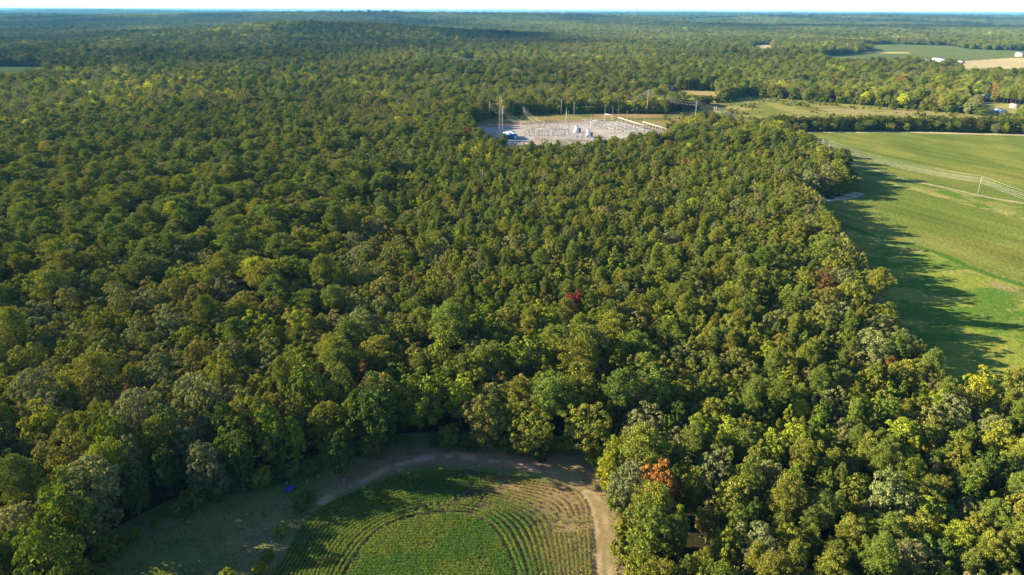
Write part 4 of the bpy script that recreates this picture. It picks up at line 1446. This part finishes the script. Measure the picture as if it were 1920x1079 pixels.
def cross(mb, z, half, rz, mat=None, th=.12):
    mb.box((0, 0, z), (half * 2, th, th * 1.4), rz)


ATT = {}


def pole(key, px, ptop, pbase, label, mat=None, r=.2, arms=(), rz=0.0, group=None, name='utility_pole', r_top=None, insul=True, base=None, h=None):
    b, hh = hgt(px, ptop, pbase)
    if base is not None:
        b = np.array(base, float)
    hh = h or hh
    root = empty(name, (b[0], b[1], float(terrain(b[0], b[1]))), label, name.replace('_', ' '), rz, group)
    MB().tube([(0, 0, 0), (0, 0, hh * .5), (0, 0, hh)], [r, r * .85, r_top or r * .65], 8).build('shaft', mat or M_WOOD, root)
    pts = []
    ca, sa = math.cos(rz), math.sin(rz)
    for dz, half in arms:
        MB().box((0, -r - .06, hh - dz), (half * 2, .14, .2)).build('crossarm', mat or M_WOOD, root)
        for sx in (-1, 1):
            if insul:
                MB().tube([(sx * (half - .15), -r - .06, hh - dz - .1), (sx * (half - .15), -r - .06, hh - dz - .9)], .09, 6).build('insulator', M_PORC, root)
            lx, ly = sx * (half - .15), -r - .06
            pts.append(np.array([b[0] + lx * ca - ly * sa, b[1] + lx * sa + ly * ca, hh - dz - .9]))
    pts.append(np.array([b[0], b[1], hh]))
    ATT[key] = (b, hh, pts)
    return root


n_wire = 0


def wire(a, b, sag, label, group, r=.07):
    P = [a + (b - a) * t + np.array([0, 0, -4 * sag * t * (1 - t)]) for t in np.linspace(0, 1, 13)]
    o = MB().tube(P, r, 4).build('power_wire', M_WIRE)
    tag(o, label, 'power wire', group)


def string(keys, sag, label, group, r=.07):
    for k1, k2 in zip(keys[:-1], keys[1:]):
        A, B = ATT[k1][2], ATT[k2][2]
        for i in range(min(len(A), len(B))):
            wire(A[i], B[i], sag * np.linalg.norm(A[i] - B[i]) / 100, label, group, r)


ARM3 = ((1.0, 1.6), (3.2, 2.2))
# the line that crosses the big field
pole('f0', 1302, 188.5, 235, 'tall pale wood pole on the tan strip right of the gravel yard'.replace('right of', 'beyond'), arms=((1.2, 1.8), (3.6, 2.4)), rz=.5, r=.24)
pole('f00', 1212.5, 168, 214, 'tallest pale wood pole behind the end of the gravel yard', arms=((1.2, 1.8), (3.6, 2.4)), rz=.4, r=.26)
pole('f1', 1540.5, 259.5, 283, 'thin grey pole in the field with twin partner closer to the path', M_STEEL, arms=((.9, 2.2), (2.6, 2.2)), rz=.8, r=.15)
pole('f2', 1552, 265.5, 290, 'thin grey pole beside its twin behind the yellow clump', M_STEEL, arms=((.9, 2.2), (2.6, 2.2)), rz=.8, r=.15)
pole('f3', 1571, 276.5, 298, 'short pale pole at the bend of the sandy field path', M_STEEL, arms=((.7, 1.4),), rz=.8, r=.14)
pole('f4', 1832, 330, 366.5, 'lone pale pole beside the sandy path in the open field', M_STEEL, arms=((.9, 1.9), (2.6, 1.9)), rz=.75, r=.11)
pole('f5', 2090, 405, 447, 'pale pole further along the field path', M_STEEL, arms=((.9, 1.9), (2.6, 1.9)), rz=.75, r=.11)
pole('g1', 1335.5, 200.5, 240, 'reddish pole, first of a close pair above dark shrubs', M_TAN, arms=((1.0, 1.8), (3.0, 1.8)), rz=.6, r=.24, group=None)
pole('g2', 1339, 200, 242, 'reddish pole, second of a close pair above dark shrubs', M_TAN, arms=((1.0, 1.8), (3.0, 1.8)), rz=.6, r=.24)
pole('g3', 1362, 217.5, 245, 'short pale pole among the trees before the hedgerow', M_WOOD, arms=((.8, 1.6),), rz=.6, r=.18)
pole('k1', 1259, 188, 211, 'thin brown pole standing before the dark wood edge', M_BARK, arms=((.8, 1.8), (2.4, 1.8)), rz=.3, r=.16)
pole('k2', 1181, 187, 211, 'brown pole with crossarms against the dark wood', M_BARK, arms=((.8, 1.6), (2.4, 1.6)), rz=.3, r=.2)
pole('k3', 1124, 197, 213, 'short brown pole against the dark wood', M_BARK, arms=((.8, 1.4),), rz=.3, r=.17)
pole('k4', 1076, 191.5, 217.5, 'pale pole on the grass behind the yard near the twin masts', M_WOOD, arms=((.8, 1.4),), rz=.2, r=.2)
pole('k5', 1052, 186, 215, 'pale pole at the foot of the dark wood', M_WOOD, arms=((.8, 1.4),), rz=.2, r=.2)
pole('w1', 918, 191.5, 225, 'thin grey pole beside the dark wood left of the lattice tower'.replace('left of', 'short of'), M_STEEL, arms=((.6, 1.2), (2.2, 1.2), (3.8, 1.2)), rz=1.2, r=.15)
pole('w2', 942.5, 199, 250, 'slim grey steel pole directly beside the lattice tower', M_STEEL, arms=((.6, 1.3), (3.0, 1.3), (5.4, 1.3)), rz=1.1, r=.2)
pole('w3', 981, 199, 226, 'dark red steel pole with three arms behind the bus gantry', M_RUST, arms=((.5, 1.3), (2.4, 1.3), (4.3, 1.3)), rz=1.1, r=.3)
string(['f00', 'f0', 'g1', 'f1', 'f4', 'f5'], 2.3, 'pale sagging wire of the line that crosses the big field', 'wires of the big field line', .024)
string(['g2', 'f2', 'f4', 'f5'], 2.6, 'pale wire of the inner line along the sandy field path', 'wires of the inner field line', .02)
string(['k3', 'k2', 'f00'], 1.5, 'thin wire strung before the dark wood', 'wires before the dark wood', .03)
string(['g3', 'f3'], 1.5, 'thin wire over the tree tops beside the hedgerow', 'wires beside the hedgerow', .03)

# the distant line that runs away over the forest
prev = None
for i, (px, pt, pb) in enumerate([(1039, 139, 158), (964, 130, 151), (894, 111, 127), (855, 105.5, 124), (819, 100, 112.5), (789, 97, 108)]):
    for j, dx in enumerate((-1.4, 1.4)):
        lab = f"{'first' if j == 0 else 'second'} pole of the {['first', 'second', 'third', 'fourth', 'fifth', 'last'][i]} distant pair, counted from the substation outwards"
        pole(f'd{i}{j}', px + dx, pt, pb, lab, M_WOOD, arms=((1.0, 2.6),), rz=.6, r=.36, group='pole pairs of the distant power line', insul=False)
for j in (0, 1):
    string([f'd{i}{j}' for i in range(6)], 2.2, 'distant wire running away over the forest', 'wires of the distant power line', .02)

# ------------------------------------------------------------------ the substation
def lattice_tower(px, ptop, pbase, w0, w1, label):
    b, H = hgt(px, ptop, pbase)
    root = empty('lattice_tower', b, label, 'lattice tower', .3)
    for sx in (-1, 1):
        for sy in (-1, 1):
            MB().tube([(sx * w0 / 2, sy * w0 / 2, 0), (sx * w1 / 2, sy * w1 / 2, H)], .075, 4).build('leg', M_LATT, root)
    m_ = MB()
    n = 10
    for i in range(n):
        z0, z1 = H * i / n, H * (i + 1) / n
        a0, a1 = (w0 + (w1 - w0) * i / n) / 2, (w0 + (w1 - w0) * (i + 1) / n) / 2
        C0 = [(-a0, -a0), (a0, -a0), (a0, a0), (-a0, a0)]
        C1 = [(-a1, -a1), (a1, -a1), (a1, a1), (-a1, a1)]
        for k in range(4):
            m_.tube([(*C0[k], z0), (*C1[(k + 1) % 4], z1)], .028, 4)
            m_.tube([(*C0[(k + 1) % 4], z0), (*C1[k], z1)], .028, 4)
            m_.tube([(*C1[k], z1), (*C1[(k + 1) % 4], z1)], .028, 4)
    m_.build('bracing', M_LATT, root)
    MB().tube([(0, 0, H), (0, 0, H + 2.5)], [.08, .03], 5).build('antenna', M_STEEL, root)
    MB().box((w1 * .8, 0, H * .9), (1.0, .5, .9)).build('dish', M_WHITE, root)
    return root


lattice_tower(939, 182, 252.5, 3.4, 1.5, 'tall brown lattice tower beside the blue control building')

# control building
b = at(957, 261)
root = empty('control_building', (b[0], b[1] + 6.5, 0), 'long blue control building with a pale metal roof on the gravel', 'control building', .28)
MB().box((0, 0, 1.7), (8.6, 14, 3.4)).build('wall', M_BLUE, root)
m_ = MB()
for sx in (-1, 1):
    A = np.array([[sx * 4.7, -7.4, 3.35], [sx * 4.7, 7.4, 3.35], [0, 7.4, 4.25], [0, -7.4, 4.25]])
    m_.quads(np.vstack([A, A + [0, 0, .14]]), [[0, 1, 2, 3], [7, 6, 5, 4], [0, 4, 5, 1], [1, 5, 6, 2], [2, 6, 7, 3], [3, 7, 4, 0]])
m_.build('roof', M_ROOFW, root)
MB().box((2.3, -7.04, 1.3), (2.0, .08, 2.6)).build('door', M_WHITE, root)
MB().box((-1.4, -7.04, 2.0), (1.2, .08, .8)).build('vent', M_DARK, root)
MB().box((-4.6, 3.0, 1.1), (.6, 1.4, 1.6)).build('cooling_unit', M_ROOFG, root)


def transformer(px, py, label):
    b = at(px, py)
    root = empty('transformer', b, label, 'transformer', .1)
    MB().box((0, 0, .25), (6.4, 4.6, .5)).build('plinth', M_ROOFG, root)
    MB().box((-.6, 0, 2.6), (3.2, 2.8, 4.2)).build('tank', M_WHITE, root)
    m_ = MB()
    for k in range(7):
        m_.box((1.4 + .28 * k, 0, 2.5), (.12, 2.4, 3.2))
    m_.build('radiator', M_ROOFG, root)
    MB().tube([(-2.4, -.8, 5.6), (1.0, -.8, 5.6)], .55, 10).build('conservator', M_WHITE, root)
    for k in (-1, 0, 1):
        m_ = MB().tube([(-.6 + .9 * k, .5, 4.7), (-.6 + .9 * k, .5, 6.9)], [.2, .1], 7)
        for z in (5.1, 5.5, 5.9, 6.3):
            m_.tube([(-.6 + .9 * k, .5, z), (-.6 + .9 * k, .5, z + .1)], .28, 7)
        m_.build('bushing', M_DARK, root)
    MB().box((-2.5, -.6, 1.6), (.5, .9, 1.4)).build('control_cabinet', M_STEEL, root)


transformer(1082, 249, 'white transformer further back in the yard, behind its twin')
transformer(1104, 257, 'white transformer standing in front of its twin beside a tall mast')


def mast(px, ptop, pbase, label, r=.32):
    b, H = hgt(px, ptop, pbase)
    root = empty('lightning_mast', b, label, 'lightning mast')
    MB().tube([(0, 0, .3), (0, 0, H * .8)], [r, r * .6], 9).build('shaft', M_STEEL, root)
    MB().tube([(0, 0, H * .8), (0, 0, H)], [r * .4, .05], 6).build('spike', M_STEEL, root)
    MB().box((0, 0, .15), (1.2, 1.2, .3)).build('footing', M_ROOFG, root)


mast(1061.3, 201, 235, 'taller of two pale masts at the back of the yard', .42)
mast(1065.4, 208, 235, 'shorter of two pale masts at the back of the yard', .36)
mast(1106.5, 213, 259, 'tall pale mast standing alone beside the front transformer', .4)


def gantry(pts, beam_y, label, aframe=False, top=None):
    """Columns at survey (px, ptop, pbase) joined by a beam."""
    cols = [hgt(*p) for p in pts]
    b0 = cols[0][0]
    zb = hgt(pts[0][0], beam_y, pts[0][2])[1]
    root = empty('gantry', b0, label, 'gantry')
    for (b, H) in cols:
        d = b - b0
        ax = cols[-1][0] - cols[0][0]
        ax = ax / (np.linalg.norm(ax) + 1e-6)
        nrm = np.array([-ax[1], ax[0], 0])
        m_ = MB()
        if aframe:
            for sgn in (-1, 1):
                m_.tube([d + nrm * sgn * 1.5 + ax * sgn * .5, d + np.array([0, 0, zb + .4])], [.27, .18], 6)
            m_.tube([d + np.array([0, 0, zb]), d + np.array([0, 0, H])], [.14, .05], 6)
        else:
            m_.tube([d, d + np.array([0, 0, zb + .5])], [.24, .18], 8)
            m_.tube([d + np.array([0, 0, zb + .5]), d + np.array([0, 0, H])], [.12, .05], 6)
        m_.build('column', M_STEEL, root)
    a, b_ = cols[0][0] - b0, cols[-1][0] - b0
    m_ = MB()
    for off in ((.22, 0), (-.22, 0), (0, .42)):
        o_ = np.array([0, off[0], zb + off[1]])
        m_.tube([a + o_, b_ + o_], .17 if aframe else .12, 5)
    nseg = 6 * (len(pts) - 1)
    for k in range(nseg):
        p0, p1 = a + (b_ - a) * k / nseg, a + (b_ - a) * (k + 1) / nseg
        m_.tube([p0 + [0, .22, zb], p1 + [0, 0, zb + .42]], .05, 4)
    m_.build('beam', M_STEEL, root)
    for k in range(3 * (len(pts) - 1)):
        p0 = a + (b_ - a) * (k + .5) / (3 * (len(pts) - 1))
        MB().tube([p0 + [0, -.3, zb], p0 + [0, -.3, zb - 1.3]], .12, 6).build('insulator', M_PORC, root)
    ATT[label] = [(c[0] + [0, 0, zb]) for c in cols]
    return root


G1 = 'long five-column steel gantry behind another near the control building'
G2 = 'lower five-column steel gantry at the front of the yard'
gantry([(976.5, 218, 254), (991, 217.5, 254), (1005.3, 217, 253.5), (1020, 216.5, 253.5), (1034.5, 216.5, 253)], 230, G1)
gantry([(1005, 232, 262), (1019.5, 232, 264), (1034, 232, 264), (1050, 236, 264), (1065, 236, 263)], 242.5, G2)
gantry([(1133.2, 195.5, 231), (1147.7, 200, 233.5)], 214.5, 'short white A-frame gantry with two spikes at the yard back', True)
gantry([(1158.5, 202, 238), (1173.5, 206.5, 242), (1189.5, 213, 250), (1206, 214.5, 254)], 221, 'long white A-frame gantry with four spikes', True)
gantry([(1111, 225, 231), (1121, 225.5, 231.5), (1131, 226, 232)], 226.5, 'low pale bus frame behind the transformers')
gantry([(1212, 229.5, 240), (1224, 232.5, 243.5), (1236, 236, 247.5), (1248, 240, 251.5)], 231, 'low pale bus frame along the fence side of the yard')
gantry([(1205, 227.5, 237), (1217, 230, 240.5), (1229, 233, 244), (1240, 236.5, 248)], 229, 'second low bus frame beside the scrub')

# wires that come down to the first gantry
for k, tk in (('w2', 0), ('w2', 1), ('w3', 2), ('w3', 3)):
    for i, p in enumerate(ATT[k][2][:6:2 if tk % 2 == 0 else 1][:3]):
        wire(p, ATT[G1][tk] + np.array([i * 1.6 - 1.6, 0, 0]), 2.2, 'pale wire sagging down from a pole to the five-column gantry', 'wires down to the gantry', .035)
for i in range(3):
    wire(ATT['w1'][2][2 * i], ATT['w2'][2][2 * i], 2.0, 'thin wire between the two grey poles near the lattice tower', 'wires near the lattice tower', .03)


def bus_support(b, H, kind, root=None):
    root = empty('bus_support', b, '', 'bus support', rng.uniform(-.1, .3))
    MB().tube([(0, 0, 0), (0, 0, H * .62)], .13, 6).build('post', M_STEEL, root)
    m_ = MB()
    n = 3 if kind else 1
    for k in range(n):
        x_ = (k - (n - 1) / 2) * 1.1
        m_.tube([(x_, 0, H * .62), (x_, 0, H)], .11, 6)
        for z in (.70, .78, .86, .94):
            m_.tube([(x_, 0, H * z), (x_, 0, H * z + .08)], .2, 6)
    m_.build('insulator', M_PORC, root)
    if kind:
        MB().box((0, 0, H * .61), (3.0, .2, .2)).build('crossarm', M_STEEL, root)
    return root


protoA = bus_support((0, 0, 0), 4.4, True)
protoB = bus_support((0, 0, 0), 3.6, False)
first = {True: protoA, False: protoB}
blocks = [  # survey corners of each block of supports: rows and how many in a row
    ((1128, 243), (1180, 264), (1152, 235), (1204, 253), 7, 11, 'slender bus support in the crowded block under the white A-frame gantries', 'bus supports under the A-frame gantries'),
    ((982, 252), (1066, 250), (985, 262), (1068, 262), 4, 11, 'slender bus support between the two five-column gantries', 'bus supports between the five-column gantries'),
    ((1070, 264), (1122, 266), (1066, 257), (1094, 258), 3, 6, 'slender bus support in front of the white transformers', 'bus supports before the transformers'),
    ((1090, 232), (1130, 233), (1108, 240), (1128, 244), 4, 6, 'slender bus support behind the front transformer', 'bus supports behind the transformer'),
    ((1000, 241), (1066, 239), (996, 247), (1064, 246), 3, 7, 'slender bus support behind the long five-column gantry', 'bus supports behind the five-column gantry')]
used = {True: False, False: False}
for (c0, c1, c2, c3, nr_, nc, lab, grp) in blocks:
    for i in range(nr_):
        line_pts = []
        for j in range(nc):
            u_, v_ = j / max(nc - 1, 1), i / max(nr_ - 1, 1)
            A = at(*c0) * (1 - u_) + at(*c1) * u_
            B = at(*c2) * (1 - u_) + at(*c3) * u_
            P = A * (1 - v_) + B * v_ + np.array([rng.normal() * .5, rng.normal() * .5, 0])
            kd = bool((i + j) % 3 != 0)
            r_ = first[kd] if not used[kd] else copy_tree(first[kd])
            used[kd] = True
            r_.location = tuple(P)
            tag(r_, lab, 'bus support', grp)
            line_pts.append(P + np.array([0, 0, 4.4 if kd else 3.6]))
        if i % 2 == 0:
            o = MB().tube(line_pts, .1, 5).build('busbar', M_STEEL)
            tag(o, f"thin pale busbar on the {['first', 'second', 'third', 'fourth', 'fifth', 'sixth', 'seventh'][i]} row of {grp}", 'busbar', 'busbars of the yard')

# the chain link fence round the gravel
FE = [at(*p) for p in ((893, 241), (930, 239), (996, 234), (1045, 231.5), (1115, 228), (1160, 230), (1200, 238.5), (1258, 254.5), (1270, 262))]
for i, (a_, b_) in enumerate(zip(FE[:-1], FE[1:])):
    L_ = np.linalg.norm(b_ - a_)
    root = empty('security_fence', a_, f"thin grey chain-link fence run, {['first', 'second', 'third', 'fourth', 'fifth', 'sixth', 'seventh', 'last'][i]} along the gravel yard's back and far side", 'fence', 0, 'fence runs round the yard')
    n_ = max(2, int(L_ / 4))
    for k in range(n_ + 1):
        p_ = (b_ - a_) * k / n_
        MB().tube([p_, p_ + [0, 0, 2.4]], .05, 5).build('post', M_STEEL, root)
    m_ = MB()
    for z in (.1, .5, .9, 1.3, 1.7, 2.1, 2.35):
        m_.tube([np.array([0, 0, z]), (b_ - a_) + [0, 0, z]], .02, 4)
    m_.build('wire_mesh', M_STEEL, root)

# ------------------------------------------------------------------ small things in the clearing
p = at(541, 919)
xs_, ys_ = np.meshgrid(np.linspace(-.7, .7, 11), np.linspace(-1.2, 1.2, 15), indexing='ij')
zs_ = .12 + .34 * fbm(xs_ + 9, ys_ + 9, .9, 151) * (1 - .5 * (xs_ / .7) ** 2)
xw = xs_ * (1 + .25 * np.sin(ys_ * 2)) + .35 * ys_ * .4
i_, j_ = np.meshgrid(np.arange(10), np.arange(14), indexing='ij')
Fq = np.stack([i_ * 15 + j_, (i_ + 1) * 15 + j_, (i_ + 1) * 15 + j_ + 1, i_ * 15 + j_ + 1], -1).reshape(-1, 4)
o = MB().quads(np.stack([xw, ys_, zs_], -1).reshape(-1, 3), Fq).build('tarpaulin', M_TARP)
o.location = tuple(p)
tag(o, 'crumpled bright blue tarpaulin lying on the shaded grass', 'tarpaulin')
sm = o.modifiers.new('cloth', 'SOLIDIFY'); sm.thickness = .03

p = at(535, 901)
root = empty('garden_parasol', p, 'small pale pink parasol standing at the dark forest edge', 'parasol')
MB().tube([(0, 0, 0), (0, 0, 1.8)], .03, 6).build('pole', M_STEEL, root)
m_ = MB()
ring = [(1.0 * math.cos(2 * math.pi * k / 8), 1.0 * math.sin(2 * math.pi * k / 8), 1.45) for k in range(8)]
m_.tris(np.array([(0, 0, 1.85)] + ring), [[0, 1 + k, 1 + (k + 1) % 8] for k in range(8)])
cn_ = m_.build('canopy', mat_plain('pink_cloth', (0.36, 0.27, 0.28), .8, var=.1), root)
sm = cn_.modifiers.new('cloth', 'SOLIDIFY'); sm.thickness = .02

MKS = [(538.5, 911, 'short white marker post beside the blue tarpaulin'), (577, 908, 'short white marker post behind the rounded shrub'), (597.5, 898, 'short white marker post closest to the forest edge'),
       (646, 909, 'taller white marker post where the bare track begins'), (375, 1058, 'white marker post alone on the lower shaded grass'), (510, 1022, 'white marker post at the weed strip beside the crop')]
for (px, py, lab) in MKS:
    h_ = 1.5 if 'taller' in lab else .95
    root = empty('marker_post', at(px, py), lab, 'marker post', rng.uniform(0, 1), 'white marker posts in the clearing')
    MB().tube([(0, 0, 0), (0, 0, h_ * .82)], .05, 6).build('post', M_STEEL, root)
    MB().tube([(0, 0, h_ * .82), (0, 0, h_)], [.11, .09], 8).build('cap', M_WHITE, root)

# dead trees that stand bare among the green crowns
for (px, py, H, lab) in [(784, 410, 15, 'bare dead pine with pale forked top in the middle of the forest'), (409, 545, 16, 'bare leaning dead pine with pale trunk among olive pines'), (905, 335, 16, 'grey dead pine near the substation side of the forest')]:
    q = at(px, py, 11)
    root = empty('dead_tree', (q[0], q[1], 0), lab, 'dead tree', rng.uniform(0, 6))
    limbs = [(H * rng.uniform(.55, .95), (rng.normal() * 1.6, rng.normal() * 1.6, H * rng.uniform(.8, 1.02)), .07) for _ in range(11)]
    t_m = trunk_mesh('trunk', H, .2, [], rng.normal() * .012)
    t_m.build('trunk', M_DEAD, root)
    for (z0, tip, r_) in limbs:
        MB().tube([(0, 0, z0), (np.array([0, 0, z0]) + np.array(tip)) / 2 + [0, 0, .3], tip], [r_, r_ * .7, .02], 5).build('branch', M_DEAD, root)

# ------------------------------------------------------------------ the air
hm, nt, N, L, b = mat_base('haze_air')
N.remove(b)
pv = N.new('ShaderNodeVolumePrincipled')
pv.inputs['Color'].default_value = (0.15, 0.50, 0.85, 1)
pv.inputs['Density'].default_value = 4.6e-5
pv.inputs['Anisotropy'].default_value = 0.0
L.new(pv.outputs[0], N['Material Output'].inputs['Volume'])
hb = MB().box((0, 0, 62.4), (108000, 108000, 127.2)).build('haze', hm)
tag(hb, 'thin blue haze lying over the far forest', 'haze', kind='stuff')
